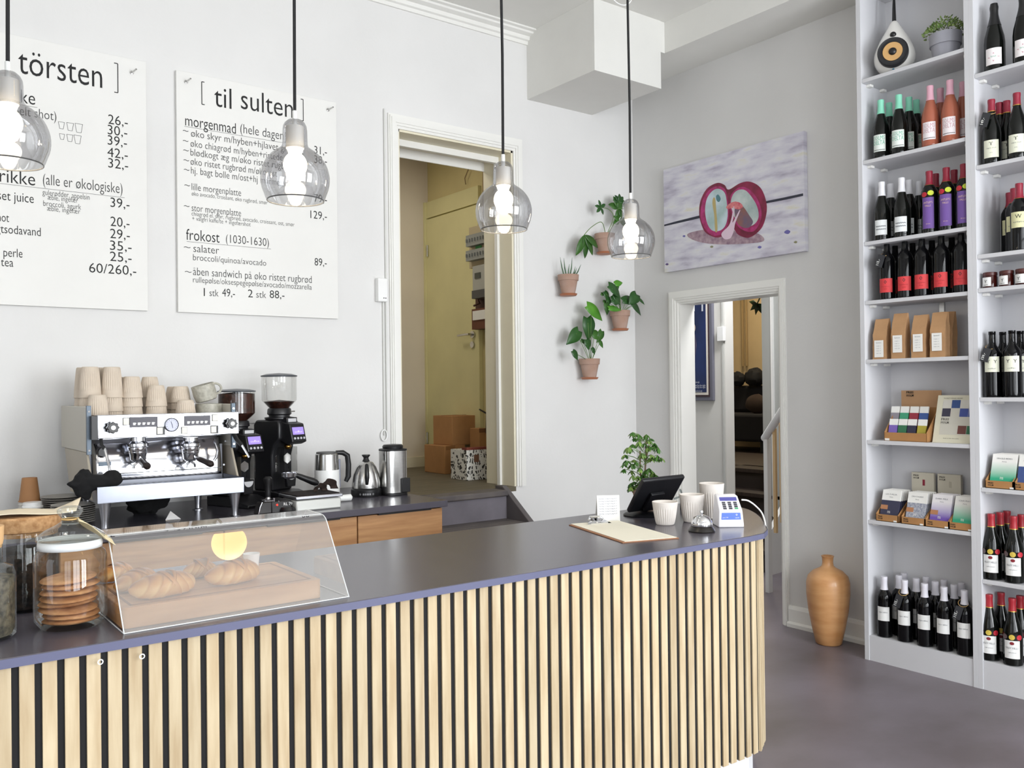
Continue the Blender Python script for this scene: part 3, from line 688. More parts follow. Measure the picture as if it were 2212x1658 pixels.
def bottle_proto(key):
    sp = BOT[key]
    kind, gl, caps, capz, lz, lw, lcol, rows = sp[:8]
    r = thing('wine_bottle', 'x', 'wine bottle', (0, 0, -5), 0)
    pf = prof_bottle(kind)
    MB().lathe(pf, 24).build('bottle_glass', gl, r, ang=50)
    top = pf[-1][1]; R = max(p[0] for p in pf)
    def rad(z):
        for i in range(1, len(pf)):
            if pf[i][1] >= z and i > 1:
                a, b = pf[i-1], pf[i]; u = (z - a[1]) / max(1e-6, b[1] - a[1]); return a[0] + (b[0]-a[0])*u
        return pf[-2][0]
    if caps:
        zs = [capz + (top - capz)*k/6 for k in range(7)]
        MB().lathe([(rad(z) + .0012, z) for z in zs[:-1]] + [(.0162, top - .004), (.0155, top + .001), (0, top + .001)], 20).build('capsule', caps, r, ang=50)
        if key in ('redcap', 'hills', 'purple', 'yellow'):
            MB().shell([(rad(capz + k*.003) + .0018, capz + k*.003) for k in range(2)], 20).build('capsule_band', mat('gold_foil', '#c9a24a', .35, .8), r)
    if lcol:
        lb = patch(R + .0006, lz[0], lz[1], lw).build('label', lcol, r, label=sp[8] if len(sp) > 8 else None)
        for (s, size, z, w, colr) in rows:
            t_ = MB(); wrap(t_, s, size, R + .0012, z, w); t_.build('print', colr, lb, smooth=False)
    if key in ('hills',):
        for c, colr in ((.75, 'medal_grey'), (.0, 'medal_gold'), (-.75, 'medal_red')):
            z = .13; rr = .012; mb = MB(); vs = [(0, 0)] + [(rr*math.cos(a*PI/8), rr*math.sin(a*PI/8)) for a in range(16)]
            pts = [RZ(0) @ Vector((-(R + .0012)*math.cos(c + x/R), (R + .0012)*math.sin(c + x/R), z + y)) for x, y in vs]
            mb.add(pts, [(0, 1+i, 1+(i+1) % 16) for i in range(16)]); mb.build('medal_sticker', mat(colr, {'medal_grey': '#6a5a5c', 'medal_gold': '#c9b04a', 'medal_red': '#b81f30'}[colr], .4), r, smooth=False)
        z = .118 - .008; mb = MB(); pts = [Vector((-(R+.0014)*math.cos(x/R), (R+.0014)*math.sin(x/R), .103 + y)) for x, y in [(0, 0)] + [(.009*math.cos(a*PI/8), .007*math.sin(a*PI/8)) for a in range(16)]]
        mb.add(pts, [(0, 1+i, 1+(i+1) % 16) for i in range(16)]); mb.build('seal', mat('dark_red_seal', '#7c1a26', .6), r, smooth=False)
    if key == 'purple':
        for c, z, colr in ((.45, .185, 'medal_red'), (-.35, .19, 'lime_sticker')):
            Rz = rad(z) + .0015; pts = [Vector((-Rz*math.cos(c + x/R), Rz*math.sin(c + x/R), z + y)) for x, y in [(0, 0)] + [(.014*math.cos(a*PI/8), .012*math.sin(a*PI/8)) for a in range(16)]]
            MB().add(pts, [(0, 1+i, 1+(i+1) % 16) for i in range(16)]).build('round_sticker', mat(colr, {'medal_red': '#b81f30', 'lime_sticker': '#c3d02f'}[colr], .5), r, smooth=False)
    PROTO[key] = r
    return r
ink = mat('label_ink', '#6f7278', .7); gink = mat('label_ink_green', '#6fb79b', .7); pink_ink = mat('label_ink_pink', '#c9a0a8', .7); goldink = mat('label_ink_gold', '#d9b9a0', .6); dink = mat('label_ink_dark', '#2c2c2c', .7)
W = lab('label_white', '#e4e4e2')
BOT = {
 'green': ('burgundy', GL_DARK, mat('mint_capsule', '#86d3b6', .45), .225, (.03, .115), .062, lab('label_white_green', '#dfe5df'), [('SOLMS', .03, .088, .056, gink), ('DELTA', .03, .064, .056, gink), ('~~~~~~~~', .03, .03, .056, dink)]),
 'rose': ('burgundy', GL_ROSE, mat('pink_capsule', '#dba8b8', .45), .225, (.03, .115), .062, lab('label_white_pink', '#e8e0e2'), [('SOLMS', .03, .088, .056, pink_ink), ('DELTA', .03, .064, .056, pink_ink), ('~~~~~~~~', .03, .03, .056, dink)]),
 'whitecap': ('burgundy', GL_DARK, mat('white_capsule', '#e2e2e6', .45), .225, (.025, .10), .062, lab('label_pale_grey', '#dcdfdf'), [('~~~~~~', .05, .055, .05, ink), ('~~~~~~', .05, .04, .05, ink)]),
 'purple': ('bordeaux', GL_DARK, mat('red_capsule', '#8f1f35', .4), .232, (.02, .17), .055, lab('label_purple', '#6b4c94'), [('ANTLEY\'S', .014, .14, .042, goldink), ('FALLS', .013, .125, .026, goldink), ('hills wine', .008, .04, .02, goldink)]),
 'redlabel': ('bordeaux', GL_BLACK, None, 0, (.035, .105), .07, lab('label_red', '#cf3b3e'), [('o', .04, .078, .014, dink), ('reserve', .01, .062, .04, mat('label_ink_red', '#a02a30', .7)), ('shiraz', .007, .05, .018, mat('label_ink_red', '#a02a30', .7))]),
 'plainwhite': ('bordeaux', GL_BLACK, mat('white_screwcap', '#dcdae2', .45), .236, (.085, .155), .062, W, [('cape wine:', .012, .125, .045, ink)]),
 'champagne': ('champagne', GL_DARK, mat('black_foil', '#141416', .35), .21, (.025, .10), .07, lab('label_white_rose', '#ece6e6'), [('O', .06, .038, .05, pink_ink), ('brut', .012, .058, .022, gink)]),
 'redcap': ('burgundy', GL_DARK, mat('red_capsule', '#8f1f35', .4), .24, (.025, .105), .066, lab('label_cream', '#dfe0cc'), [('T', .022, .08, .016, dink), ('cape red', .008, .066, .04, ink), ('2012', .006, .045, .012, ink)]),
 'yellow': ('bordeaux', GL_BLACK, mat('red_capsule', '#8f1f35', .4), .232, (.10, .17), .068, lab('label_yellow', '#d6d3a6'), [('W', .025, .142, .026, dink), ('estate', .012, .122, .045, ink)]),
 'swallow': ('bordeaux', GL_BLACK, None, 0, (.115, .185), .066, lab('label_cream', '#dfe0cc'), [('Y  Y', .022, .155, .045, dink), ('cellar', .009, .128, .035, ink)]),
 'hills': ('burgundy', GL_DARK, mat('red_capsule_bright', '#a3202c', .4), .238, (.035, .115), .066, W, [('NLEY HILLS', .012, .078, .052, ink), ('cabernet', .007, .06, .035, ink)]),
}
def bottle(key, px, row, z, label, grp, rot=0):
    """row: distance of the bottle axis behind the shelf front"""
    x = XS + row; zz = z + .15
    # y on the vertical plane through the bottle axis
    y = at(px, proj_y(x, zz), 0, x).y
    first = key not in PROTO
    base = PROTO.get(key) or bottle_proto(key)
    if first: base.location = (x, y, z); base['label'] = label; base['group'] = grp; base.rotation_euler = (0, 0, rot + .30); return base
    return dup(base, (x, y, z), rot + .30, label, grp)
def proj_y(x, z):
    v = Vector((x, 2.2, z - H)); dz = v.dot(FV); return 829 + F_PX * v.dot(DV) / dz
F_, M_, B_ = .048, .125, .195
ords = ['first', 'second', 'third', 'fourth', 'fifth']
def row(key, pxs, r, z, fmt, grp, names=ords):
    out = []
    for i, px in enumerate(pxs): out.append(bottle(key, px, r, z, fmt % names[i], grp, rot=.05*math.sin(px)))
    return out
lr = ['left', 'right']
z = LZ[1]; g = 'mint capped wine bottles'
row('green', [1903, 1942], F_, z, 'front row dark wine bottle with mint green cap, %s of the front pair', g, lr)
row('green', [1921, 1964], M_, z, 'mint capped wine bottle in second row, %s one', g, lr)
row('green', [1980], B_, z, 'mint capped wine bottle at the very back, next to the %s bottles', g, ['pink'])
g = 'pink capped rose bottles'
row('rose', [2010, 2053], F_, z, 'rose wine bottle with pink cap in front row, %s one', g, lr)
row('rose', [2032], M_, z, 'rose wine bottle with pink cap %s the two front rose bottles', g, ['behind and between'])
row('rose', [2081], M_, z, 'rose wine bottle half hidden by the bookcase divider, %s', g, ['second row'])
z = LZ[2]; g = 'white capped wine bottles with grey label'
row('whitecap', [1905, 1948], F_, z, 'white capped dark bottle with grey sketch label in front row, %s one', g, lr)
row('whitecap', [1924, 1964], M_, z, 'white capped dark bottle in second row of the grey label bottles, %s one', g, lr)
row('whitecap', [1986], B_, z, 'white capped dark bottle farthest back, beside %s purple label', g, ['the first'])
g = 'purple label wine bottles'
row('purple', [2008, 2045, 2083], F_, z, 'purple label wine bottle with red capsule in front row, %s from left', g)
row('purple', [2022, 2062], M_, z, 'red capsuled bottle behind the purple label front row, %s one', g, lr)
z = LZ[3]; g = 'black bottles with red label'
rl_ = row('redlabel', [1916, 1955, 1992, 2034, 2077], F_ + .005, z, 'black wine bottle with square red label in front row, %s from left', g)
rl_[0]['label'] = 'leftmost red label black bottle, with a tag tied round its neck'
row('redlabel', [1934, 1972, 2014, 2057], M_ + .02, z, 'black bottle in second row behind the red label front row, %s from left', g)
z = LZ[7]; g = 'white capped bottles on the bottom shelf'
pw_ = row('plainwhite', [1911, 1955, 1998, 2040, 2084], F_, z, 'white capped wine bottle in the bottom shelf front row, %s from left', g)
pw_[1]['label'] = 'second bottle of the bottom shelf front row, with price tag and string'; pw_[4]['label'] = 'bottom shelf front row bottle beside the divider, with price tag'
row('plainwhite', [1943, 1980, 2021, 2062], M_ + .005, z, 'white capped bottle in the bottom shelf second row, %s from left', g)
row('plainwhite', [1954, 2001, 2040, 2078], B_ + .005, z, 'white capped bottle in the bottom shelf back row, %s from left', g)
z = RZ_[0]; row('champagne', [2149, 2212], F_ + .01, z, 'dark sparkling wine bottle with black foil and round pink label, %s one', 'sparkling wine bottles', lr)
z = RZ_[1]; g = 'red capped bottles with cream label'
rc = row('redcap', [2143, 2198], F_, z, 'red capped bottle with cream tree label, %s of the front pair', g, lr)
rc[0]['label'] = 'red capped bottle with cream tree label and black price tag'
row('redcap', [2160, 2176], M_, z, 'red capped bottle behind the tree label front pair, %s one', g, lr)
z = RZ_[2]; g = 'yellow label bottles'
row('yellow', [2203], F_, z, 'black bottle with yellowish label at the photo edge, %s one', g, ['front'])
row('yellow', [2192], F_ + .085, z, 'black bottle with yellowish label, %s in its line', g, ['middle'])
row('yellow', [2182], F_ + .165, z, 'black bottle with yellowish label, %s in its line', g, ['rear'])
z = RZ_[4]; g = 'black bottles with swallow label'
sw_ = row('swallow', [2144, 2187], F_, z, 'black bottle with cream swallow label, %s of the front pair', g, lr)
sw_[0]['label'] = 'black bottle with cream swallow label and twine round its neck'
row('swallow', [2167, 2205], M_, z, 'black bottle behind the swallow label front pair, %s one', g, lr)
z = RZ_[6]; g = 'red capped bottles with medals, upper shelf'
row('hills', [2142, 2190], F_, z, 'red capped bottle with three medal stickers, upper of the two medal shelves, %s', g, lr)
row('hills', [2161, 2207], M_, z, 'second row red capped bottle on the upper medal shelf, %s one', g, lr)
row('hills', [2176], B_, z, 'red capped bottle at the %s of the upper medal shelf', g, ['back'])
z = RZ_[7]; g = 'red capped bottles with medals, bottom shelf'
row('hills', [2137, 2187], F_, z, 'red capped bottle with medals on the bottom shelf of the right bay, %s', g, lr)
row('hills', [2163, 2204], M_, z, 'second row red capped bottle on the bottom shelf right bay, %s one', g, lr)
# price tags hanging on bottles
TAGM = mat('black_slate_tag', '#1c1c20', .7); TWINE = mat('twine', '#c9a56a', .9)
def neck_tag(b, h, label, s="115,-", dy=.0):
    c = b.location; r = thing('price_tag', label, 'price tag', c, .42, 'black price tags on bottles')
    M = frame((-.046, dy + .018, h - .012), (0, -1, -.3), (0, -.3, 1), (-1, 0, 0))
    MB().box(-.016, -.06, -.001, .016, 0, .001, M).build('tag', TAGM, r, smooth=False)
    t_ = MB(); text(t_, s, .016, M @ frame((-.002, -.052, .0015), (0, 1, 0), (-1, 0, 0), (0, 0, 1)), res=1); t_.build('lettering', PAPER, r, smooth=False)
    pts = [( -.030*math.cos(a), .022*math.sin(a)+.005, h - .004 + .012*math.cos(a)*-1) for a in [k*PI/6 for k in range(13)]]
    MB().tube(pts, .0013, 5).build('twine', TWINE, r)
neck_tag(rl_[0], .235, 'black price tag tied to the leftmost red label bottle')
neck_tag(pw_[1], .245, 'black price tag on the second bottom shelf bottle', "115,-")
neck_tag(pw_[4], .245, 'black price tag on the bottom shelf bottle beside the divider', "115,-")
neck_tag(rc[0], .24, 'black price tag on the tree label bottle', "149,-")
neck_tag(sw_[0], .235, 'dark price tag on the swallow label bottle', "130,-")
# ---------------------------------------------------------------- speaker and potted plant on the top shelf
y = at(1930, 100, 0, XS + .10).y
sp = thing('speaker', 'white drop shaped loudspeaker with black and tan cone on the top shelf', 'loudspeaker', (XS + .11, y, LZ[0]), .42)
pf = []
Hs = .29
for k in range(25):
    t_ = k/24; z = Hs*t_
    r_ = .098*math.sqrt(max(0, 1-((z-.098)/.098)**2)) if z < .12 else None
    if r_ is None:
        u = (z - .12)/(Hs-.12); r_ = .0955*(1-u)**1.0*(1 + .12*math.sin(PI*u)) + .010*u
    pf.append((max(r_, 0.0), z))
pf[-1] = (.0, Hs)
SPW = mat('gloss_white_shell', '#ebe9e4', .15, coat=.5)
MB().lathe(pf, 40).build('shell', SPW, sp, ang=60)
def disc(mb, R, h0, x, zc, tilt=0):
    return mb.lathe([(0, 0), (R, 0), (R, .004), (R - .004, .006 + h0), (0, .006 + h0)], 32, T(x, 0, zc) @ RY(-PI/2 + tilt))
bodyz = .098
MB().lathe([(.072, -.035), (.072, .0), (.068, .004), (.060, .001), (.048, .004), (.047, -.004), (0, -.004)], 36, T(-.094, 0, bodyz) @ RY(-PI/2)).build('woofer_surround', mat('rubber_black', '#16161a', .45), sp)
MB().lathe([(.046, .002), (.030, -.003), (.016, -.003), (0, -.003)], 36, T(-.098, 0, bodyz) @ RY(-PI/2)).build('woofer_cone', mat('tan_cone', '#c49a62', .6), sp, label='tan kevlar woofer cone')
MB().ell((-.099, 0, bodyz), (.012, .019, .019)).build('dust_cap', BLACK, sp)
MB().ell((-.066, 0, .192), (.012, .015, .015)).build('tweeter', BLACK, sp)
MB().ell((-.070, 0, .018), (.006, .005, .005)).build('blue_badge', mat('blue_badge', '#2f7d9a', .3), sp)
MB().tube([(0, 0, Hs - .01), (0, 0, Hs + .06), (.01, 0, Hs + .13), (.04, 0, Hs + .2), (.1, 0, Hs + .24)], [.010, .008, .005, .004, .004], 10).build('cable', BLACK, sp)
y = at(2040, 80, 0, XS + .09).y
pp = thing('potted_plant', 'small bushy green plant in a grey pot on the top shelf', 'potted plant', (XS + .10, y, LZ[0]))
MB().lathe([(0, 0), (.054, 0), (.056, .004), (.064, .07), (.071, .07), (.073, .125), (.066, .125), (.062, .10), (0, .10)], 36).build('pot', mat('grey_pot', '#9b9ba4', .5), pp)
mb = MB(); rnd = random.Random(3)
for k in range(420):
    a = rnd.uniform(0, 2*PI); e = rnd.uniform(0, 1); rr = .088*math.sqrt(rnd.random()); zz = .125 + .075*(1 - (rr/.09)**2)*rnd.uniform(.3, 1.15)
    p = Vector((rr*math.cos(a)*1.1, rr*math.sin(a)*1.1, zz)); d = Vector((math.cos(a)*.6, math.sin(a)*.6, rnd.uniform(-.2, .9))).normalized(); s_ = d.cross(Vector((rnd.random(), rnd.random(), 1))).normalized()*.0045; l = .015
    mb.add([p, p + d*l*.5 + s_, p + d*l, p + d*l*.5 - s_], [(0, 1, 2, 3)])
mb.build('foliage', mat('boxy_foliage', '#8fa35c', .6, col2='#4f6e33', mscale=40), pp, smooth=False)
# ---------------------------------------------------------------- coffee bags
def coffee_bag(px, row_, h, lbl, w_=.072, d_=.05, rz=0, lz=.0):
    x = XS + row_; y = at(px, 740, 0, x).y
    r = thing('coffee_bag', lbl, 'coffee bag', (x, y, LZ[4]), rz, 'brown paper coffee bags')
    vs = []; n = 10
    for j in range(n+1):
        t_ = j/n; dd = d_/2*(1 - .8*max(0, (t_-.6)/.4)) ; ww = w_/2*(1 + .03*math.sin(j*2.1 + px)); lean = .012*t_*t_
        for sx, sy in ((-1, 1), (-1, .33), (-1, -.33), (-1, -1), (0, -1.0), (1, -1), (1, -.33), (1, .33), (1, 1), (0, 1.0)):
            ix = (.85 if sx == 0 and True else 1)
            vs.append((sx*dd + lean + .002*noise.noise(Vector((sx*3, sy*4+px, t_*6))), sy*ww*(ix), h*t_ + (0 if j < n else .004*noise.noise(Vector((sy*5, px, 1))))))
    m_ = 10; fs = [(j*m_+i, j*m_+(i+1) % m_, (j+1)*m_+(i+1) % m_, (j+1)*m_+i) for j in range(n) for i in range(m_)] + [tuple(range(m_))[::-1], tuple(range(n*m_, n*m_+m_))]
    MB().add(vs, fs).build('paper_bag', mat('kraft_paper', '#bb9167', .8, mott=.12, mscale=18, bump=.3, bscale=50), r, ang=30)
    dx = -d_/2 - .003
    lb = MB().box(dx - .0015, -.024, .03 + lz, dx, .024, .115 + lz).build('label', PAPER, r, smooth=False)
    t_ = MB(); text(t_, 'farmers', .009, faceB((dx - .002, .014, .10 + lz)), width=.028, res=1)
    for k in range(4): text(t_, 'single origin'[:8+k], .005, faceB((dx - .002, .014, .085 + lz - k*.012)), width=.026, res=1)
    t_.build('print', ink, lb, smooth=False)
    return r
coffee_bag(1905, .045, .205, 'leftmost brown paper coffee bag with its label set low', lz=-.02)
coffee_bag(1945, .045, .225, 'second brown paper coffee bag from the left')
coffee_bag(1989, .045, .21, 'third brown paper coffee bag from the left')
coffee_bag(2030, .045, .215, 'fourth coffee bag, at the front of the stack of bags')
coffee_bag(2046, .115, .22, 'brown paper coffee bag pressed behind the fourth bag')
# ---------------------------------------------------------------- chocolate display etc. (shelf at 1.115)
LOGO = mat('stamp_black', '#1d1a18', .8)
def logo(mb, M, s=.012):
    for r_, wd in enumerate(('FRIIS', 'HOLM')): text(mb, wd, s, M @ T(0, -r_*s*1.0, 0), width=s*2.4, res=1, thin=.02)
def choco_bar(px, x, zc, col, label, i, up=0, w_=.044, h=.058, lean=.25, z0=None):
    y = at(px, 900, 0, x).y
    r = thing('chocolate_bar', label, 'chocolate bar', (x, y, z0), 0, 'small chocolate bars in the display box')
    M = RY(lean)
    MB().box(-.004, -w_/2, 0, .004, w_/2, h*.7, M).build('sleeve', mat('choc_' + col, col, .55, mott=.1), r, bevel=.0006)
    b = MB().box(-.004, -w_/2, h*.7, .004, w_/2, h, M).build('wrapper_top', PAPER, r, bevel=.0006)
    t_ = MB(); logo(t_, M @ faceB((-.0046, .008, .014)), .006); t_.build('print', PAPER, r, smooth=False)
    return r
z0 = LZ[5]
yb0 = at(1909, 945, 0, XS + .03).y; yb1 = at(2003, 945, 0, XS + .03).y; yc = (yb0+yb1)/2; hw = (yb0-yb1)/2
db = thing('display_box', 'open cardboard counter display box holding two rows of small chocolate bars', 'display box', (XS + .03, yc, z0), -.04)
mb = MB(); D_ = .15
mb.box(0, -hw, 0, D_, hw, .003).box(0, -hw, 0, .003, hw, .042)
for sg in (-1, 1):
    y1, y2 = sorted((sg*hw, sg*(hw-.003)))
    mb.add([(0, y1, 0), (D_, y1, 0), (D_, y1, .165), (D_*.75, y1, .165), (0, y1, .042), (0, y2, 0), (D_, y2, 0), (D_, y2, .165), (D_*.75, y2, .165), (0, y2, .042)], [(0, 1, 2, 3, 4), (9, 8, 7, 6, 5), (0, 5, 6, 1), (1, 6, 7, 2), (2, 7, 8, 3), (3, 8, 9, 4), (4, 9, 5, 0)])
mb.box(D_ - .003, -hw, 0, D_, hw, .165)
mb.build('tray', CARD, db, smooth=False)
MB().box(D_ - .004, -hw + .006, .165, D_ - .001, hw - .006, .25, ).build('back_flap', mat('cardboard_light', '#b8906a', .85, mott=.08), db, smooth=False)
t_ = MB(); logo(t_, faceB((D_ - .006, hw - .035, .235)), .016); t_.build('logo', LOGO, db, smooth=False)
MB().box(-.001, hw - .028, .002, 0, hw - .004, .012).build('price_sticker', PAPER, db, smooth=False)
MB().box(.07, -hw + .004, .003, .13, hw - .004, .06).build('step_insert', CARD, db, smooth=False)
cols2 = ['#8f8a93', '#3f9e77', '#9c2c40', '#3c5a9c']; cols1 = ['#7b62b5', '#2f6e4a', '#2c2b42', '#b3a53a']
nm = {'#8f8a93': 'grey', '#3f9e77': 'green', '#9c2c40': 'red', '#3c5a9c': 'blue', '#7b62b5': 'lilac', '#2f6e4a': 'dark green', '#2c2b42': 'navy', '#b3a53a': 'mustard'}
for k, px in enumerate((1930, 1950, 1971, 1992)): choco_bar(px, XS + .098, 0, cols2[k], 'small chocolate bar with %s sleeve in the back row of the display box' % nm[cols2[k]], k, z0=z0 + .063, h=.11)
for k, px in enumerate((1926, 1946, 1966, 1988)): choco_bar(px, XS + .046, 0, cols1[k], 'small chocolate bar with %s sleeve in the front row of the display box' % nm[cols1[k]], k, z0=z0 + .006, h=.105)
# framed sample board
ya = at(2016, 945, 0, XS + .06).y
fb_ = thing('sample_board', 'cream board showing rows of coloured chocolate sleeves, leaning in the shelf', 'board', (XS + .05, ya, z0), 0)
M = RY(.28)
bw_ = ya - YD0 - .004
MB().box(0, -bw_, 0, .008, 0, .235, M).build('board', mat('cream_board', '#dcd8c2', .7), fb_, smooth=False)
MB().box(-.0008, -bw_, .04, 0, -.028, .205, M).build('inner_panel', mat('inner_panel', '#cfccc0', .7), fb_, smooth=False)
cells = [(0, 3, '#d8d5cc'), (1, 3, '#33508a'), (2, 3, '#d8d5cc'), (0, 2, '#3b394c'), (2, 2, '#41529a'), (3, 2, '#4a5fa5'), (2, 0, '#6e4039'), (3, 0, '#2d6a49'), (3, 3, '#7682c0')]
for cx_, cz_, c_ in cells:
    y0_ = -.03 - cx_*.042; y1_ = max(y0_ - .04, -bw_ + .001)
    zz0 = .045 + cz_*.042
    if y1_ < y0_: MB().box(-.0016, y1_, zz0, -.0008, y0_, zz0 + .04, M).build('sleeve_sample', mat('cell' + c_, c_, .6), fb_, smooth=False)
t_ = MB(); logo(t_, M @ faceB((-.0016, -.03, .11)), .016); text(t_, "WORLD'S SINGLE ORIGINS", .008, M @ faceB((-.001, -.03, .217)), width=.09, res=1); text(t_, 'bean to bar chocolate', .007, M @ faceB((-.001, -.05, .02)), width=.075, res=1); t_.build('lettering', mat('board_print', '#5c5850', .7), fb_, smooth=False)
# ---------------------------------------------------------------- chocolate trays (shelf .711) and right bay tray (.92)
def choc_tray(y, z, xo, w_, label, kind, n=5, cap=.19):
    r = thing('chocolate_tray', label, 'cardboard tray', (XS + xo, y, z), 0, 'cardboard trays of chocolate bars')
    mb = MB(); D_ = .15; hw = w_/2
    mb.box(0, -hw, 0, D_, hw, .003).box(0, -hw, 0, .003, hw, .035).box(D_ - .003, -hw, 0, D_, hw, .12)
    for sg in (-1, 1):
        y1, y2 = sorted((sg*hw, sg*(hw-.0025)))
        mb.add([(0, y1, 0), (D_, y1, 0), (D_, y1, .14), (0, y1, .035), (0, y2, 0), (D_, y2, 0), (D_, y2, .14), (0, y2, .035)], [(0, 1, 2, 3), (7, 6, 5, 4), (0, 4, 5, 1), (1, 5, 6, 2), (2, 6, 7, 3), (3, 7, 4, 0)])
    mb.build('tray', CARD, r, smooth=False)
    t_ = MB(); logo(t_, faceB((-.001, hw - .012, .021)), .010); t_.build('logo', LOGO, r, smooth=False)
    MB().box(-.001, -hw + .008, .003, 0, -hw + .024, .010).build('price_sticker', PAPER, r, smooth=False)
    bw = w_ - .022
    for k in range(n):
        b = thing('large_chocolate_bar', '%s bar, %s in its tray' % (kind[0], ['front one', 'second one', 'third one', 'fourth one', 'rear one'][k]), 'chocolate bar', (XS + xo + .014 + k*.019, y, z + .004), 0, kind[0] + ' bars')
        M = RY(.30); hh = .155
        m_ = kind[1]
        MB().box(-.004, -bw/2, 0, .004, bw/2, hh, M).build('sleeve', m_, b, bevel=.0006)
        if kind[2]: MB().box(-.0044, -bw/2 - .0004, hh*.66, .0044, bw/2 + .0004, hh + .0004, M).build('wrapper_top', PAPER, b, smooth=False)
        if k == 0:
            t_ = MB(); text(t_, kind[3], .010, M @ faceB((-.005, bw*.32, hh*.84)), width=bw*.62, res=1); text(t_, '70%', .008, M @ faceB((-.005, bw*.1, hh*.75)), width=bw*.2, res=1); t_.build('print', ink, b, smooth=False)
            t_ = MB(); logo(t_, M @ faceB((-.005, bw*.1, .044)), .006); t_.build('logo', PAPER, b, smooth=False)
            if kind[4]: MB().box(-.0055, bw*.12, hh*.36, -.0045, bw*.5, hh*.5, M).build('badge', mat('badge_tan', '#b07a55', .6), b, smooth=False)
def grad(name, c1, c2):
    M = mat(name, c1, .6); nt = M.node_tree; N = nt.nodes; L = nt.links
    tc = N.new('ShaderNodeTexCoord'); sx = N.new('ShaderNodeSeparateXYZ'); rp = N.new('ShaderNodeValToRGB'); rp.color_ramp.elements[0].position = .28; rp.color_ramp.elements[1].position = .78
    rp.color_ramp.elements[0].color = lin(c1); rp.color_ramp.elements[1].color = lin(c2)
    L.new(tc.outputs['Generated'], sx.inputs[0]); L.new(sx.outputs['Z'], rp.inputs[0]); L.new(rp.outputs[0], N['Principled BSDF'].inputs['Base Color'])
    return M
K_NAVY = ('navy sleeved chocolate', mat('sleeve_navy', '#34344c', .6), True, 'LA DALIA', 1)
K_GREY = ('speckled grey chocolate', mat('sleeve_speckle', '#b9bac0', .6, col2='#7c8296', mscale=120), True, 'CHOCOLADE', 1)
K_LILAC = ('lilac faded chocolate', grad('sleeve_lilac', '#6c4fa8', '#ebe8ea'), False, 'DARK MILK', 1)
K_GREEN = ('green faded chocolate', grad('sleeve_green', '#2fa57e', '#ebe9e4'), False, 'CHUNO', 0)
zt_ = LZ[6]
for px, kd, lb in ((1915, K_NAVY, 'leftmost cardboard tray, holding navy sleeved chocolate bars'), (1971, K_GREY, 'cardboard tray of speckled grey chocolate bars, second from left'), (2024, K_LILAC, 'cardboard tray of lilac faded chocolate bars, third from left'), (2074, K_GREEN, 'cardboard tray of green faded bars beside the divider')):
    y_ = at(px, 1105, 0, XS + .01).y
    choc_tray(y_, zt_, .012, .118, lb, kd)
for i, (px, c_) in enumerate(((1993, '#8c2337'), (2050, '#c9c3b2'), (2098, '#c9c3b2'))):
    y_ = at(px, 1040, 0, XS + .19).y; ww = .115 if i < 2 else .05
    r = thing('gift_box', ['cream flat gift box with red square, standing behind the speckled bars', 'cream flat gift box behind the lilac bars', 'cream flat gift box half hidden by the divider'][i], 'box', (XS + .2, y_ if i < 2 else YD0 + .03, zt_), 0, 'cream flat gift boxes')
    MB().box(-.01, -ww/2, 0, .01, ww/2, .24).build('box', mat('cream_box', '#c9c3b2', .7), r, bevel=.001)
    t_ = MB()
    if i < 2: logo(t_, faceB((-.0106, ww/2 - .01, .22)), .012); t_.build('logo', LOGO, r, smooth=False); MB().box(-.0108, -.012, .175, -.01, .0, .205).build('square', mat('sq' + c_, c_ if i == 0 else '#b5ae9c', .6), r, smooth=False)
z_ = RZ_[5]
y_ = at(2160, 1045, 0, XS + .01).y; choc_tray(y_, z_, .012, .13, 'cardboard tray of green faded chocolate bars in the right bay', ('right bay green chocolate', K_GREEN[1], False, 'SINGLE BEAN', 0))
y_ = at(2217, 1045, 0, XS + .01).y; choc_tray(y_, z_, .012, .12, 'cardboard tray of blue bars cut by the right edge of the photo', ('right bay blue chocolate', mat('sleeve_blue', '#3b4f86', .6), True, 'JOHE', 0))
# ---------------------------------------------------------------- jam jars (shelf 1.83) 
z_ = RZ_[3]
for i, px in enumerate((2139, 2175, 2210)):
    y_ = at(px, 605, 0, XS + .045).y
    r = thing('jam_jar', 'small dark jam jar with white label, %s' % ['left one beside the divider', 'middle of three', 'right one at the photo edge'][i], 'jar', (XS + .045, y_, z_), -.2, 'small jam jars')
    MB().lathe([(0, 0), (.028, 0), (.031, .004), (.031, .05), (.028, .056), (.028, .058)], 24).build('glass', mat('jam_dark', '#3a120f', .1), r)
    MB().lathe([(.029, .056), (.030, .057), (.030, .070), (.028, .072), (0, .072)], 24).build('lid', mat('jar_lid', '#4a1c18', .4), r)
    patch(.0316, .008, .048, .046).build('label', W, r)
    t_ = MB(); wrap(t_, 'Y', .02, .0322, .022, .014); wrap(t_, 'jam', .008, .0322, .012, .02); t_.build('print', dink, r, smooth=False)
y_ = at(2122, 605, 0, XS + .03).y
sc = thing('shelf_card', 'small white card standing between the divider and the jam jars', 'card', (XS + .05, y_, z_), 0); MB().box(-.001, -.012, 0, .001, .012, .05, RY(.1)).build('card', PAPER, sc, smooth=False)
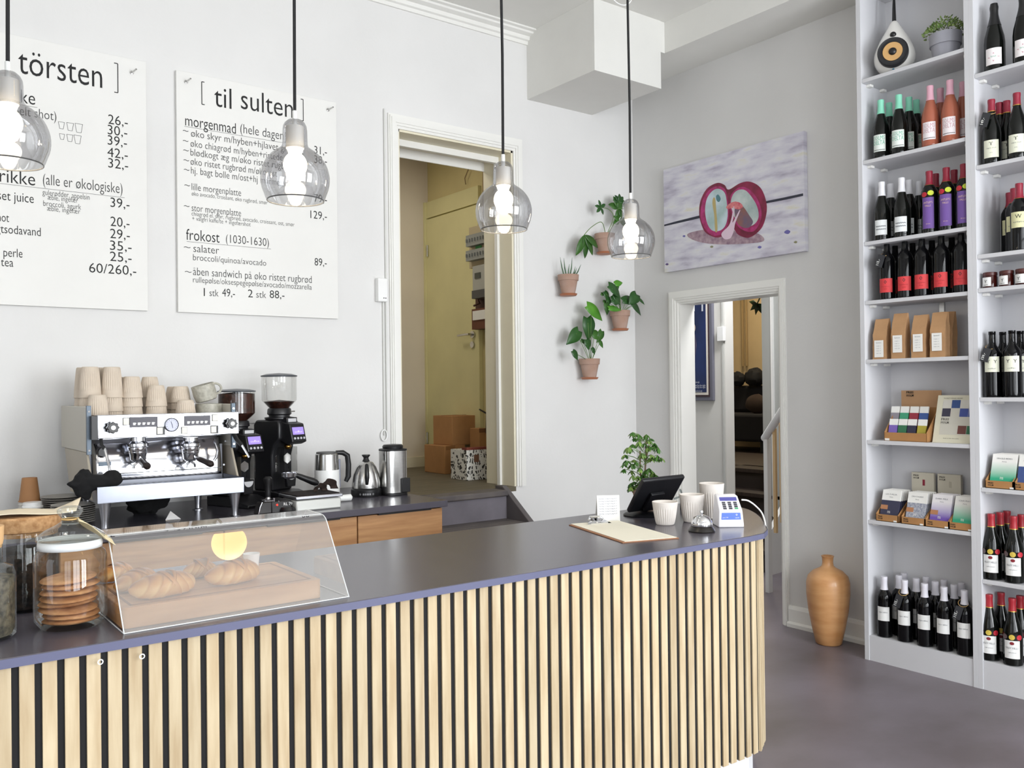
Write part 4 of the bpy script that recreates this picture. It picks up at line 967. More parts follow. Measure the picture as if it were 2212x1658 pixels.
# ---------------------------------------------------------------- vase on the floor
q = at(1790, 1385, 2, 0)
va = MB().lathe([(0, 0), (.062, 0), (.068, .006), (.085, .08), (.104, .18), (.113, .27), (.113, .33), (.104, .365), (.078, .392), (.045, .408), (.031, .42), (.028, .44), (.030, .465), (.034, .472), (.030, .475), (.022, .472), (.02, .43), (0, .42)], 48)
va = va.build('floor_vase', mat('turned_wood', '#cf9d6b', .4, col2='#bb8450', mscale=4, stretch=(1.2, 1.2, 5), coat=.2), ang=60)
va.location = (4.232, 2.80, 0)
tag(va, 'tall turned light wood vase standing on the floor between doorway and bookcase', 'vase')
# ---------------------------------------------------------------- painting
XPN = XB - .035
a = at(1433, 367, 0, XPN); b = at(1739, 541, 0, XPN); c = at(1437, 588, 0, XPN)
pt = thing('canvas_print', 'large canvas photograph of a halved red grape on pale planks', 'picture', (XPN, (a.y + b.y)/2, (a.z + c.z)/2))
PWd, PHt = a.y - b.y, a.z - c.z
CV = mat('canvas_planks', '#d3d2da', .6); nt = CV.node_tree; N = nt.nodes; L = nt.links
tc = N.new('ShaderNodeTexCoord'); mp = N.new('ShaderNodeMapping'); mp.inputs['Scale'].default_value = (1, 2.2, 9); no = N.new('ShaderNodeTexNoise'); no.inputs['Scale'].default_value = 2.2; no.inputs['Detail'].default_value = 6
rp = N.new('ShaderNodeValToRGB'); e = rp.color_ramp.elements; e[0].position = .3; e[0].color = lin('#a9a3b4'); e[1].position = .6; e[1].color = lin('#d9d8dd'); q_ = e.new(.45); q_.color = lin('#c9c6d2'); q_ = e.new(.75); q_.color = lin('#d6d2bd')
L.new(tc.outputs['Object'], mp.inputs[0]); L.new(mp.outputs[0], no.inputs[0]); L.new(no.outputs['Fac'], rp.inputs[0]); L.new(rp.outputs[0], N['Principled BSDF'].inputs['Base Color'])
MB().box(0, -PWd/2, -PHt/2, .033, PWd/2, PHt/2).build('canvas', CV, pt, smooth=False)
def PC(px, py): 
    p = at(px, py, 0, XPN); return (p.y - (a.y+b.y)/2, p.z - (a.z+c.z)/2)
def zp(X, Y): return PC(1420 + X/5.0235, 270 + Y/5.0235)
def flat(name, pts, m_, dx, par=None, conv=True):
    P_ = [zp(*p) for p in pts] if conv else pts
    return MB().add([(-dx, y, z) for y, z in P_], [tuple(range(len(P_)))]).build(name, m_, par or pt, smooth=False)
def blob(pts, k=6):
    """smooth closed outline through the points"""
    n = len(pts); out = []
    for i in range(n):
        p0, p1, p2, p3 = pts[i-1], pts[i], pts[(i+1) % n], pts[(i+2) % n]
        for j in range(k):
            t = j/k
            out.append(tuple(.5*((2*p1[d]) + (-p0[d]+p2[d])*t + (2*p0[d]-5*p1[d]+4*p2[d]-p3[d])*t*t + (-p0[d]+3*p1[d]-3*p2[d]+p3[d])*t**3) for d in (0, 1)))
    return out
flat('plank_gap', [(75, 1080), (200, 1045), (460, 980), (460, 1010), (200, 1070), (75, 1098)], mat('print_dark', '#2d2f3d', .6), .0006)
flat('plank_gap', [(1180, 825), (1400, 780), (1582, 740), (1582, 768), (1400, 808), (1180, 850)], mat('print_dark', '#2d2f3d', .6), .0006)
flat('grape_shadow', blob([(330, 1180), (560, 1130), (900, 1150), (1100, 1180), (1150, 1260), (900, 1290), (600, 1290), (400, 1250)]), mat('print_shadow', '#7f6276', .7, col2='#b9a2a8', mscale=25), .0008)
flat('grape_skin', blob([(455, 960), (470, 820), (540, 690), (650, 628), (730, 650), (775, 700), (900, 630), (1010, 615), (1120, 680), (1180, 820), (1185, 960), (1130, 1120), (1000, 1220), (880, 1190), (820, 1120), (740, 1190), (640, 1220), (530, 1170), (480, 1080)]), mat('print_grape', '#8d1845', .4, col2='#5f1029', mscale=14), .0012)
flat('grape_skin_rim', blob([(470, 940), (500, 800), (570, 700), (650, 665), (730, 690), (765, 800), (775, 950), (760, 1090), (700, 1180), (610, 1200), (530, 1140), (480, 1040)]), mat('print_magenta', '#b8337a', .4, col2='#8f1c50', mscale=30), .0016)
flat('grape_flesh', blob([(520, 930), (540, 800), (600, 715), (670, 692), (735, 740), (758, 860), (765, 980), (740, 1090), (680, 1145), (600, 1145), (545, 1070)]), mat('print_flesh', '#c3d3da', .5, col2='#9bb3b0', mscale=9), .002)
flat('grape_core', blob([(610, 790), (630, 800), (640, 900), (655, 1130), (630, 1150), (620, 980), (600, 850)]), mat('print_core', '#b8a56c', .5), .0024)
flat('grape_seed_mark', blob([(640, 770), (665, 755), (690, 800), (670, 835), (645, 815)]), mat('print_teal', '#4f7d84', .5), .0024)
flat('grape_skin_rim', blob([(790, 880), (800, 760), (880, 680), (970, 680), (1060, 760), (1120, 880), (1130, 1000), (1080, 1120), (1010, 1160), (900, 1120), (830, 1020)]), mat('print_magenta', '#b8337a', .4), .0016)
flat('grape_flesh', blob([(800, 860), (820, 760), (880, 705), (960, 710), (1040, 800), (1090, 900), (1100, 1000), (1060, 1070), (990, 1100), (900, 1080), (840, 1000)]), mat('print_flesh2', '#cfd6d2', .5, col2='#8fa3a2', mscale=7), .002)
flat('grape_hollow', blob([(840, 930), (870, 850), (930, 880), (1000, 980), (1040, 1050), (1000, 1110), (930, 1110), (870, 1060)]), mat('print_hollow', '#5b5876', .5, col2='#8c5a4a', mscale=9), .0024)
flat('grape_pulp', blob([(750, 890), (790, 850), (850, 830), (910, 850), (930, 890), (880, 915), (820, 900), (770, 910)]), mat('print_pulp', '#c04a5e', .5, col2='#d98a86', mscale=40), .0028)
flat('grape_stem', blob([(828, 890), (838, 890), (835, 980), (820, 1060), (890, 930), (900, 935), (850, 1060), (835, 1140), (800, 1225), (740, 1240), (700, 1200), (710, 1160), (780, 1090), (810, 1000)], 3), mat('print_stem', '#dcc3d2', .5), .0032)
for k, (X, Y, s_) in enumerate(((1410, 1160, 34), (105, 1510, 18), (590, 1320, 18), (1110, 1325, 22), (430, 1245, 20), (1500, 1270, 20), (290, 1205, 16))):
    flat('paint_speck', blob([(X - s_, Y), (X, Y - s_*.7), (X + s_, Y - s_*.2), (X + s_*.4, Y + s_*.6), (X - s_*.5, Y + s_*.5)], 4), mat('print_speck%d' % (k % 3), ('#6d68a8', '#5b4a7a', '#8c8a6a')[k % 3], .6), .0007)
# ---------------------------------------------------------------- wall mounted terracotta pots on wall A
def clay_pot(name, label, px, py, soil=True, s=1.0):
    """py: bottom of the saucer in the photo; the pot hangs against wall A"""
    dpt = .075*s
    q = at(px, py, 1, YA - dpt); r = thing(name, label, 'potted plant', (q.x, YA - dpt - .004, q.z))
    MB().lathe([(0, .012), (.043*s, .012), (.060*s, .098*s), (.066*s, .098*s), (.069*s, .135*s), (.063*s, .135*s), (.060*s, .12*s), (0, .12*s)], 36).build('pot', TERRA, r)
    MB().lathe([(0, 0), (.050*s, 0), (.058*s, .012), (.056*s, .014), (.048*s, .006), (0, .006)], 36).build('saucer', mat('copper_saucer', '#a5694a', .5), r)
    MB().lathe([(0, .118*s), (.0595*s, .118*s), (0, .122*s)], 24).build('soil', SOIL, r)
    MB().box(-.004, .060*s, .085*s, .004, dpt + .003, .097*s).build('wall_hook', BLACK, r, smooth=False)
    return r
def loc(r, px, py, dy=0):
    """point in the pot's own frame seen at a pixel, dy in front of the pot axis"""
    p = at(px, py, 1, r.location.y - dy); return p - r.location
def leafmesh(mb, base, tip, w, nrm, shape='oval', fold=.15, k=10):
    base, tip = Vector(base), Vector(tip); ax = tip - base; l = ax.length; ax.normalize(); nrm = Vector(nrm); side = ax.cross(nrm).normalized(); nn = side.cross(ax).normalized()
    vs = []; 
    for i in range(k+1):
        t = i/k
        if shape == 'heart': ww = w*math.sin(PI*min(1, t*.88+.12))**.8*(1.25 - .75*t) if t < 1 else 0
        else: ww = w*math.sin(PI*t)**.8
        back = -.12*l*math.sin(PI*t*2) if False else 0
        c = base + ax*(l*t) - nn*(l*.18*t*t)
        off = -.1*l*(1-t)**6 if shape == 'heart' else 0
        vs += [c + side*ww + nn*(ww*fold) + ax*off, c, c - side*ww + nn*(ww*fold) + ax*off]
    fs = []
    for i in range(k): fs += [(3*i, 3*i+1, 3*i+4, 3*i+3), (3*i+1, 3*i+2, 3*i+5, 3*i+4)]
    mb.add(vs, fs)
def leaf_part(r, base, tip, w, nrm=(0, -1, .25), shape='oval', m_=LEAF, name='leaf'):
    mb = MB(); leafmesh(mb, base, tip, w, nrm, shape); return mb.build(name, m_, r, solid=.0008, ang=60)
def stem_part(r, pts, rad=.002, m_=STEM):
    # smooth the polyline
    pts = [Vector(p) for p in pts]; out = []
    for i in range(len(pts)-1):
        p0, p1, p2, p3 = pts[max(i-1, 0)], pts[i], pts[i+1], pts[min(i+2, len(pts)-1)]
        for j in range(5):
            t = j/5; out.append(.5*((2*p1) + (p2-p0)*t + (2*p0-5*p1+4*p2-p3)*t*t + (3*p1-p0-3*p2+p3)*t**3))
    out.append(pts[-1]); return MB().tube(out, rad, 6).build('stem', m_, r)
LEAFD = mat('dark_green_leaf', '#2c5a22', .4, col2='#1d431a', mscale=10)
LEAFB = mat('bright_green_leaf', '#5b9a2c', .4, col2='#3f7d22', mscale=10)
# pot 1: small succulent
r = clay_pot('hanging_succulent_pot', 'terracotta wall pot with thin upright succulent shoots, leftmost of four wall pots', 1227, 639)
for px, py, bx in ((1210, 555, 1214), (1218, 557, 1222), (1236, 556, 1234), (1230, 570, 1229), (1243, 575, 1241), (1255, 571, 1250), (1246, 578, 1244)):
    b0_ = Vector(((bx-1232)*.0022, -.01, .115)); t_ = loc(r, px, py, .01)
    m_ = (b0_+t_)/2 + Vector((.004 if px > 1230 else -.004, 0, 0))
    MB().tube([b0_, m_, t_], [.005, .004, .0008], 7).build('succulent_shoot', mat('succulent_green', '#5e7a5a', .5, col2='#34503a', mscale=30), r)
# pot 2: aralia (upper)
r = clay_pot('hanging_aralia_pot', 'uppermost terracotta wall pot with fingered dark leaves and one hanging leaf', 1306, 549)
def fan(r, c, R, angs, w, m_=LEAF, nrm=(0, -1, .2)):
    for a_ in angs: leaf_part(r, c, c + Vector((math.cos(a_)*R, -.01, math.sin(a_)*R)), w, nrm, 'oval', m_)
s0_ = Vector((0, -.01, .118))
tp = loc(r, 1335, 450, .03); stem_part(r, [s0_, loc(r, 1325, 485, .02), loc(r, 1330, 462, .03), tp], .003)
fan(r, tp, .085, (1.2, .5, 2.0, -.9, -1.7, 2.9), .024, LEAF)
fan(r, loc(r, 1337, 436, .03), .055, (1.5, .8, 2.3, 3, .2), .015, LEAFD)
t2 = loc(r, 1297, 448, .03); stem_part(r, [s0_, loc(r, 1325, 470, .02), loc(r, 1315, 452, .03), t2], .0022)
fan(r, t2, .05, (3.9, 3.0, 1.9, .6, 5.2), .012, LEAFD)
t3 = loc(r, 1262, 507, .04); stem_part(r, [s0_, loc(r, 1300, 480, .04), loc(r, 1278, 490, .05), t3], .0024)
fan(r, t3, .15, (-2.0, -1.45, -.95, -.45), .026, LEAF)
fan(r, loc(r, 1338, 478, .03), .06, (-.3, .5, 2.6, 3.4), .019, LEAF)
# pot 3: philodendron, right
r = clay_pot('hanging_philodendron_pot', 'terracotta wall pot with broad dark leaves, right one nearest the room corner', 1339, 714)
for px, py, tx, ty, w_, dy, m_ in ((1330, 640, 1342, 657, .02, .05, LEAFD), (1322, 622, 1345, 640, .024, .05, LEAFD), (1332, 612, 1346, 609, .014, .03, LEAFB), (1328, 622, 1338, 618, .014, .03, LEAF), (1312, 648, 1322, 650, .02, .04, LEAFD), (1308, 634, 1316, 648, .016, .03, LEAFD), (1372, 640, 1362, 655, .026, .06, LEAFD), (1370, 660, 1388, 678, .018, .05, LEAFD), (1383, 648, 1394, 656, .008, .04, LEAFD), (1300, 635, 1306, 637, .009, .02, LEAF), (1305, 651, 1312, 653, .008, .02, LEAF), (1322, 666, 1345, 667, .013, .07, LEAFB), (1310, 660, 1314, 678, .018, .06, LEAF), (1325, 648, 1340, 652, .022, .06, LEAFD), (1352, 648, 1376, 645, .02, .03, LEAFD)):
    b_, t_ = loc(r, px, py, dy), loc(r, tx, ty, dy + .01)
    leaf_part(r, b_ - (t_-b_)*.3, t_ + (t_-b_)*.08, w_*1.7, (0, -1, .35), 'heart', m_)
    stem_part(r, [Vector((0, -.01, .118)), (b_ + Vector((0, -.01, .118)))/2 + Vector((0, -.01, .01)), b_], .0016)
# pot 4: pilea / heart leaves, bottom
r = clay_pot('hanging_heartleaf_pot', 'lowest terracotta wall pot with heart shaped leaves on long stems', 1273, 819)
for px, py, tx, ty, w_, dy, m_ in ((1270, 697, 1276, 733, .034, .04, LEAFD), (1277, 667, 1306, 689, .026, .05, LEAFB), (1245, 720, 1229, 741, .026, .05, LEAFD), (1284, 722, 1300, 728, .02, .03, LEAF), (1298, 720, 1292, 738, .017, .03, LEAF), (1268, 738, 1274, 754, .019, .05, LEAFD), (1296, 739, 1304, 750, .011, .03, LEAF), (1280, 754, 1286, 764, .011, .04, LEAFD), (1240, 762, 1250, 776, .015, .07, LEAFD), (1258, 736, 1268, 742, .009, .03, LEAF)):
    b_, t_ = loc(r, px, py, dy), loc(r, tx, ty, dy + .01)
    leaf_part(r, b_ - (t_-b_)*.3, t_ + (t_-b_)*.08, w_*1.7, (0, -1, .2), 'heart', m_)
    stem_part(r, [Vector(((px-1273)*.0004, -.01, .118)), (b_*.55 + Vector((0, -.01, .118))*.45) + Vector((-.004, -.005, .0)), b_], .0018)
# ---------------------------------------------------------------- socket box, cables and coil on wall A beside the doorway
sk = thing('socket_box', 'white surface mounted socket box on the back wall beside the raised doorway', 'socket')
a = at(815, 600, 1, YA - .03); b = at(836, 652, 1, YA - .03)
MB().box(a.x, YA - .04, b.z, b.x, YA - .001, a.z).build('box', WHITE, sk, bevel=.004)
mb = MB()
for k in (0, 1): mb.cyl(.003, 0, .002, 10, T(b.x - .013 - .012*k, YA - .04, b.z + .02) @ RX(PI/2))
mb.build('socket_hole', BLACK, sk)
cd = thing('cable_conduit', 'grey cable conduit running down the back wall along the doorway casing', 'conduit')
for px, y0_, y1_, r_ in ((832, 235, 600, .005), (829, 652, 940, .004), (835, 652, 940, .004)):
    p0_ = at(px, (y0_+y1_)/2, 1, YA - .008); za = at(px, y0_, 1, YA - .008).z; zb_ = at(px, y1_, 1, YA - .008).z
    MB().tube([(p0_.x, YA - .007, za), (p0_.x, YA - .007, zb_)], r_, 8).build('tube', mat('conduit_grey', '#d2d2cd', .5), cd)
q = at(830, 940, 1, YA - .012); pts = [(q.x + .019*math.cos(a_*PI/10), YA - .012, q.z + .03*math.sin(a_*PI/10)) for a_ in range(21)]
cc = MB().tube(pts, .004, 8, cap=False).build('cable_coil', WHITE); tag(cc, 'white oval cable loop hanging on the back wall above the steel coffee canister', 'cable')
# ================================================================ espresso machine
SS = mat('polished_steel', '#dcdde2', .12, 1)
SSB = mat('satin_steel', '#c9cad0', .28, 1, mott=.08, mscale=15)
PANEL = mat('beige_side_panel', '#b9b4a8', .4)
BLUEG = mat('blue_grey_strip', '#56626e', .4, .3)
em = thing('espresso_machine', 'two group stainless steel espresso machine on the back worktop', 'espresso machine', (.749, 3.62, ZK))
for i, (x, y) in enumerate(((.035, .04), (.545, .05), (.50, .40), (.05, .45))):
    MB().lathe([(0, 0), (.022, 0), (.022, .004), (.0125, .008), (.0125, .03), (.0235, .107), (0, .107)], 24, T(x, y, 0)).build('leg', SSB, em)
tr = MB(); tr.box(0, 0, .107, .567, .004, .17).box(0, .004, .107, .004, .30, .17).box(.563, .004, .107, .567, .30, .17).box(.004, .004, .107, .563, .30, .112)
dt = tr.build('drip_tray', mat('tray_steel', '#8f929c', .3, 1, mott=.1, mscale=9), em, bevel=.001)
g = MB()
for k in range(23): g.box(.012 + k*.0240, .008, .152, .031 + k*.0240, .206, .156)
g.box(.006, .006, .150, .561, .012, .156).box(.006, .202, .150, .561, .208, .156)
g.build('grate', SSB, dt, smooth=False)
MB().box(.006, .25, .112, .561, .55, .30).build('lower_body', mat('lower_body_steel', '#8d8f96', .4, 1), em, smooth=False)
# splash back, gently bulging like pressed sheet
def spl(u, v): 
    x = .03 + .515*u; z = .172 + .175*v; y = .212 + .045*v - .012*math.sin(PI*v)*(1 + .5*math.sin(2*PI*u)) 
    return (x, y, z)
MB().grid(24, 12, spl).build('splash_panel', SS, em, solid=.003)
MB().box(.032, .206, .198, .543, .222, .201).build('panel_seam', BLACK, em, smooth=False)
# side panels with the upper ears
for sg, x in ((0, -.004), (1, .571)):
    p = MB(); po = [(.165, .292), (.68, .292), (.68, .475), (.165, .475)]
    p.prism(po, x, x + .014); p.v = [(z, a, b) for a, b, z in p.v]; p.build('side_panel', PANEL, em, bevel=.004)
    p = MB(); po = [(.18, .292), (.62, .292), (.50, .112), (.07, .112)]; p.prism(po, x + .002, x + .012); p.v = [(z, a, b) for a, b, z in p.v]; p.build('side_panel', mat('beige_lower_panel', '#a9a090', .4), em, bevel=.003)
    s_ = MB().box(x - .001, .150, .285, x + .016, .166, .478).build('corner_strip', BLUEG, em, bevel=.001)
    bt = MB()
    for zz in (.455, .302): bt.cyl(.004, 0, .002, 10, T(x + .0075, .150, zz) @ RX(PI/2))
    bt.build('screw', CHROME, s_)
MB().box(.01, .62, .29, .56, .66, .475).build('back_rail', SSB, em, smooth=False)
MB().box(.012, .23, .34, .569, .64, .391).build('cup_tray', SSB, em, smooth=False)
MB().box(.006, .112, .345, .030, .23, .437).build('end_cap', BLACK, em, smooth=False)
bar = MB().box(.026, .110, .347, .587, .22, .441).build('control_bar', SS, em, bevel=.003)
def bp(px, py): q = at(px, py, 1, 3.73); return q.x - .749, q.z - ZK
def kp(name, px, py, w, h, m_, d=.003, par=em):
    x, z = bp(px, py); return MB().box(x - w/2, .110 - d, z - h/2, x + w/2, .110, z + h/2).build(name, m_, par, bevel=.0006)
DG = mat('keypad_dark', '#3a3742', .4)
for px, py in ((310.5, 911), (426, 908)):
    k_ = kp('keypad', px, py, .108, .042, DG)
    t_ = MB(); x, z = bp(px, py + 3)
    for i in range(5):
        cx_ = x - .036 + i*.018; t_.box(cx_ - .0055, .1064, z - .006, cx_ + .004, .107, z + .004).box(cx_ + .004, .1064, z, cx_ + .0068, .107, z + .003)
    t_.build('cup_symbols', WHITE, k_, smooth=False)
for px, py, fr_ in ((272, 910, 0), (345, 930, 1), (398, 929, 0), (461, 927, 1), (464, 902, 0)):
    kp('button_surround', px + (2 if fr_ else 0), py, .034 if fr_ else .026, .034 if fr_ else .030, BLACK, .003)
    kp('button', px, py, .022, .026, mat('button_cream', '#dcd9cf', .4), .005)
x, z = bp(370, 917)
M = T(x, .110, z) @ RX(PI/2)
ga = MB().lathe([(0, 0), (.029, 0), (.029, .008), (.026, .010), (.025, .006), (0, .006)], 36, M).build('pressure_gauge', mat('gauge_ring', '#6e7076', .3, .9), em)
MB().cyl(.0245, .006, .0072, 32, M).build('gauge_face', mat('gauge_white', '#c4c7de', .4), ga)
nb = MB(); nb.tube([(x - .003, .1015, z + .014), (x + .001, .1015, z), (x + .004, .1015, z - .013)], .0008, 5)
for k in range(11):
    a_ = PI*1.25 - k*PI*.15; nb.tube([(x + .018*math.cos(a_), .1025, z + .018*math.sin(a_)), (x + .022*math.cos(a_), .1025, z + .022*math.sin(a_))], .0006, 4)
nb.build('needle', BLACK, ga)
for px, py in ((240, 923), (496, 914)):
    x, z = bp(px, py); pr_ = []
    M = T(x, .110, z) @ RX(PI/2)
    MB().cyl(.010, 0, .02, 16, M).build('knob_stem', SSB, em)
    n_ = 40; pts = [((.0215 + .0022*math.cos(8*2*PI*i/n_))*math.cos(2*PI*i/n_), (.0215 + .0022*math.cos(8*2*PI*i/n_))*math.sin(2*PI*i/n_)) for i in range(n_)]
    kb = MB().prism(pts, .016, .038, M).build('steam_knob', mat('knob_black', '#1a1716', .35), em, bevel=.002)
    MB().cyl(.009, .038, .0395, 20, M).build('knob_cap', WHITE, kb)
# groups and portafilters
for i, px in enumerate((303, 417)):
    x, z = bp(px, 950); gy = .145
    gr = MB().lathe([(0, 0), (.034, 0), (.036, .004), (.036, .02), (.040, .024), (.040, .035), (.030, .045), (.030, .06), (0, .06)], 32, T(x, gy, z - .050)).build('group_head', SS, em)
    pf_ = MB().lathe([(0, 0), (.020, 0), (.030, .008), (.0325, .03), (.035, .034), (.035, .04), (0, .04)], 32, T(x, gy, z - .088)).build('portafilter', SS, em)
    d = Vector(((.03, .42)[i], -1, -.28)).normalized(); p0 = Vector((x, gy, z - .066))
    MB().tube([p0 + d*.028, p0 + d*.05], .006, 10).build('handle_neck', SS, pf_)
    MB().tube([p0 + d*(.045 + .095*k/8) for k in range(9)], [.008, .0105, .0115, .0115, .012, .013, .0145, .0145, .007], 14).build('handle', mat('handle_dark_brown', '#241a17', .35), pf_)
    sp_ = MB()
    for sg in (-1, 1): sp_.tube([(x, gy, z - .088), (x + sg*.010, gy, z - .098), (x + sg*.017, gy, z - .104), (x + sg*.018, gy, z - .116)], .005, 8)
    sp_.build('spout', SS, pf_)
# steam wands
def mp(px, py, y): q = at(px, py, 1, y); return Vector((q.x - .749, q.y - 3.62, q.z - ZK))
w1 = MB().tube([mp(218, 945, 3.74), mp(219, 960, 3.72), mp(226, 970, 3.71)], .007, 10).build('steam_wand_joint', BLACK, em)
MB().tube([mp(226, 968, 3.71), mp(233, 995, 3.69), mp(239, 1022, 3.68)], .0055, 10).build('steam_wand', SS, em)
MB().tube([mp(505, 938, 3.74), mp(512, 950, 3.71), mp(523, 962, 3.69)], .009, 10).build('steam_wand_joint', BLACK, em)
MB().tube([mp(522, 960, 3.69), mp(538, 988, 3.66)], .005, 10).build('steam_wand', SS, em)
MB().tube([mp(464, 948, 3.79), mp(466, 960, 3.78), mp(470, 972, 3.77), mp(468, 986, 3.77), mp(462, 995, 3.77)], .006, 10).build('hot_water_tap', SS, em)
x, z = mp(222, 976, 3.83).x, mp(222, 976, 3.83).z
MB().cyl(.017, 0, .02, 20, T(x, .225, z) @ RX(PI/2)).build('brew_switch', BLACK, em)
MB().box(x - .016, .205, z - .055, x + .03, .212, z - .040).build('name_plate', BLUEG, em, smooth=False)
bt = MB()
for px, py in ((220, 1020), (353, 1010), (478, 1002), (484, 952)):
    q = mp(px, py, 3.862); bt.cyl(.004, 0, .004, 10, T(q.x, .211 if py > 1000 else .228, q.z) @ RX(PI/2))
bt.build('panel_screw', SSB, em)
# ---------------------------------------------------------------- cups
CUP = mat('sand_ribbed_ceramic', '#cdbfae', .75, mott=.05, mscale=12)
CUPW = mat('pale_ribbed_ceramic', '#d9d2cb', .75, mott=.04, mscale=12)
def cup_mesh(h, rb, rr, M=None, m_=CUP, par=None, ribs=30, up=False):
    pr_ = [(0, 0), (rb - .003, 0), (rb, .003)]; n_ = 10
    for k in range(1, n_): t = k/n_; pr_.append((rb + (rr-rb)*(t**.75), .003 + (h-.003)*t))
    pr_ += [(rr, h - .0015), (rr - .0012, h), (rr - .0035, h - .002)]
    for k in range(n_-1, 0, -2): t = k/n_; pr_.append((rb + (rr-rb)*(t**.75) - .0045, .006 + (h-.003)*t))
    pr_ += [(0, .008)]
    mb = MB(); N_ = ribs*2; vs = []; fs = []
    for j, (r_, z) in enumerate(pr_):
        outer = 2 <= j <= n_ + 1
        for i in range(N_):
            a = 2*PI*i/N_; k = 1 - (.05 if (outer and i % 2 and .08 < z/h < .74) else 0)
            vs.append((r_*k*math.cos(a), r_*k*math.sin(a), z))
    for j in range(len(pr_)-1):
        for i in range(N_): fs.append((j*N_+i, j*N_+(i+1) % N_, (j+1)*N_+(i+1) % N_, (j+1)*N_+i))
    return mb.add(vs, fs, M)
SIZES = {'tall': (.129, .033, .044, .058), 'medium': (.091, .031, .044, .038), 'small': (.072, .032, .044, .030)}
CP = {}
def inv_cup(size, x, y, z, label, grp):
    h, rb, rr, sp = SIZES[size]
    if size not in CP:
        o = cup_mesh(h, rb, rr, T(0, 0, h) @ RX(PI)).build('ribbed_cup', CUP, ang=25); CP[size] = o
    else: o = CP[size].copy(); COL.objects.link(o)
    o.location = (x, y, z); o.rotation_euler = (0, 0, random.uniform(0, 1)); return tag(o, label, 'cup', grp)
ZCUP = ZK + .392
pos = ['bottom', 'second', 'third', 'top']
stacks = [('tall', 184, 4.075, 3, 'the rear left stack'), ('tall', 195, 3.982, 3, 'the leftmost tall front stack'), ('tall', 211, 3.888, 1, 'single'), ('tall', 226, 4.075, 3, 'the second rear stack'), ('tall', 242, 3.982, 3, 'the second tall front stack'),
 ('medium', 277, 4.075, 4, 'the rear stack behind the third stack'), ('medium', 285, 3.982, 4, 'the third front stack'), ('medium', 324, 4.06, 4, 'the rear middle stack'), ('medium', 338, 3.965, 3, 'the fourth front stack'),
 ('small', 378, 4.09, 4, 'the small rear stack'), ('small', 390, 3.995, 4, 'the small middle stack'), ('small', 401, 3.900, 2, 'the small front stack')]
for size, px, y, n, nm_ in stacks:
    x = at(px, 870, 1, y).x; sp = SIZES[size][3]; h = SIZES[size][0]
    for k in range(n):
        if n == 1: lb = 'single upside down tall ribbed cup in front on the espresso machine'
        else: lb = 'upside down %s ribbed cup, %s of %s' % (size, 'top' if k == n-1 else pos[k], nm_)
        inv_cup(size, x, y, ZCUP + k*sp, lb, 'ribbed cups stacked on the espresso machine')
MUG = mat('speckled_mug', '#b9b6a9', .5, col2='#9a978b', mscale=60)
def mug(label, loc_, M):
    r = thing('coffee_mug', label, 'mug', loc_, 0, 'speckled handled mugs on the espresso machine')
    MB().lathe([(0, 0), (.040, 0), (.046, .004), (.050, .03), (.049, .072), (.046, .073), (.045, .03), (.04, .008), (0, .008)], 36, M).build('bowl', MUG, r)
    MB().tube([Vector((.046 + .028*math.sin(a), 0, .042 - .024*math.cos(a))) for a in [k*PI/8 for k in range(9)]], .005, 10, M).build('handle', MUG, r)
q = at(453, 880, 1, 3.93); mug('lower speckled grey mug with handle at the right end of the espresso machine', (q.x, 3.93, ZCUP), RZ(-.5) @ Matrix.Scale(1.15, 4))
mug('upper speckled grey mug tilted on top of the lower mug', (q.x - .012, 3.93, ZCUP + .088), T(0, 0, .01) @ RY(-.28) @ RZ(-.5))
# ---------------------------------------------------------------- cloths
CL = mat('black_cloth', '#0b0b0d', .95, bump=.5, bscale=80)
def crumple(name, label, cat, c, r_, m_, seed, amp=.35, fr_=2.6):
    mb = MB(); mb.ell((0, 0, 0), r_, 28, 18, fn=lambda v: 1 + amp*noise.noise(v*fr_ + Vector((seed, seed*2, 0))) + amp*.4*noise.noise(v*7 + Vector((seed, 0, 0))))
    zmin = min(v[2] for v in mb.v); o = mb.build(name, m_, ang=80); o.location = c; return tag(o, label, cat)
tw = MB()
q = at(218, 1028, 1, 3.66); base = Vector((q.x, 3.66, ZK + .19))
tw.ell(base + Vector((-.02, 0, -.004)), (.092, .045, .030), 28, 16, fn=lambda v: 1 + .3*noise.noise(v*3 + Vector((3, 1, 0))))
tw.ell(base + Vector((.040, 0, .006)), (.036, .034, .034), 20, 12, fn=lambda v: 1 + .25*noise.noise(v*3))
q = at(182, 1045, 1, 3.66); tw.ell(Vector((q.x, 3.66, q.z)), (.038, .036, .055), 24, 14, fn=lambda v: 1 + .35*noise.noise(v*2.5 + Vector((9, 1, 0))))
tw_ = tw.build('black_towel', CL, ang=80); md = tw_.modifiers.new('r', 'REMESH'); md.mode = 'VOXEL'; md.voxel_size = .0045; md.use_smooth_shade = True; md = tw_.modifiers.new('s', 'SMOOTH'); md.iterations = 8; md.factor = .8
tag(tw_, 'black cloth draped over the left end of the espresso drip tray', 'towel')
q = at(325, 1112, 2, ZK)
crumple('black_bag', 'crumpled black bag lying under the espresso machine', 'bag', (q.x, q.y + .05, ZK + .052), (.085, .07, .05), CL, 5)
q = at(368, 1122, 2, ZK); fo = MB().add([(0, 0, 0), (.06, -.01, 0), (.03, .03, .0), (.022, .005, .035)], [(0, 1, 3), (1, 2, 3), (2, 0, 3), (0, 2, 1)]).build('foil_corner', CHROME, smooth=False); fo.location = (q.x - .02, q.y, ZK + .0005); tag(fo, 'small crumpled piece of silver foil in front of the black bag', 'foil')
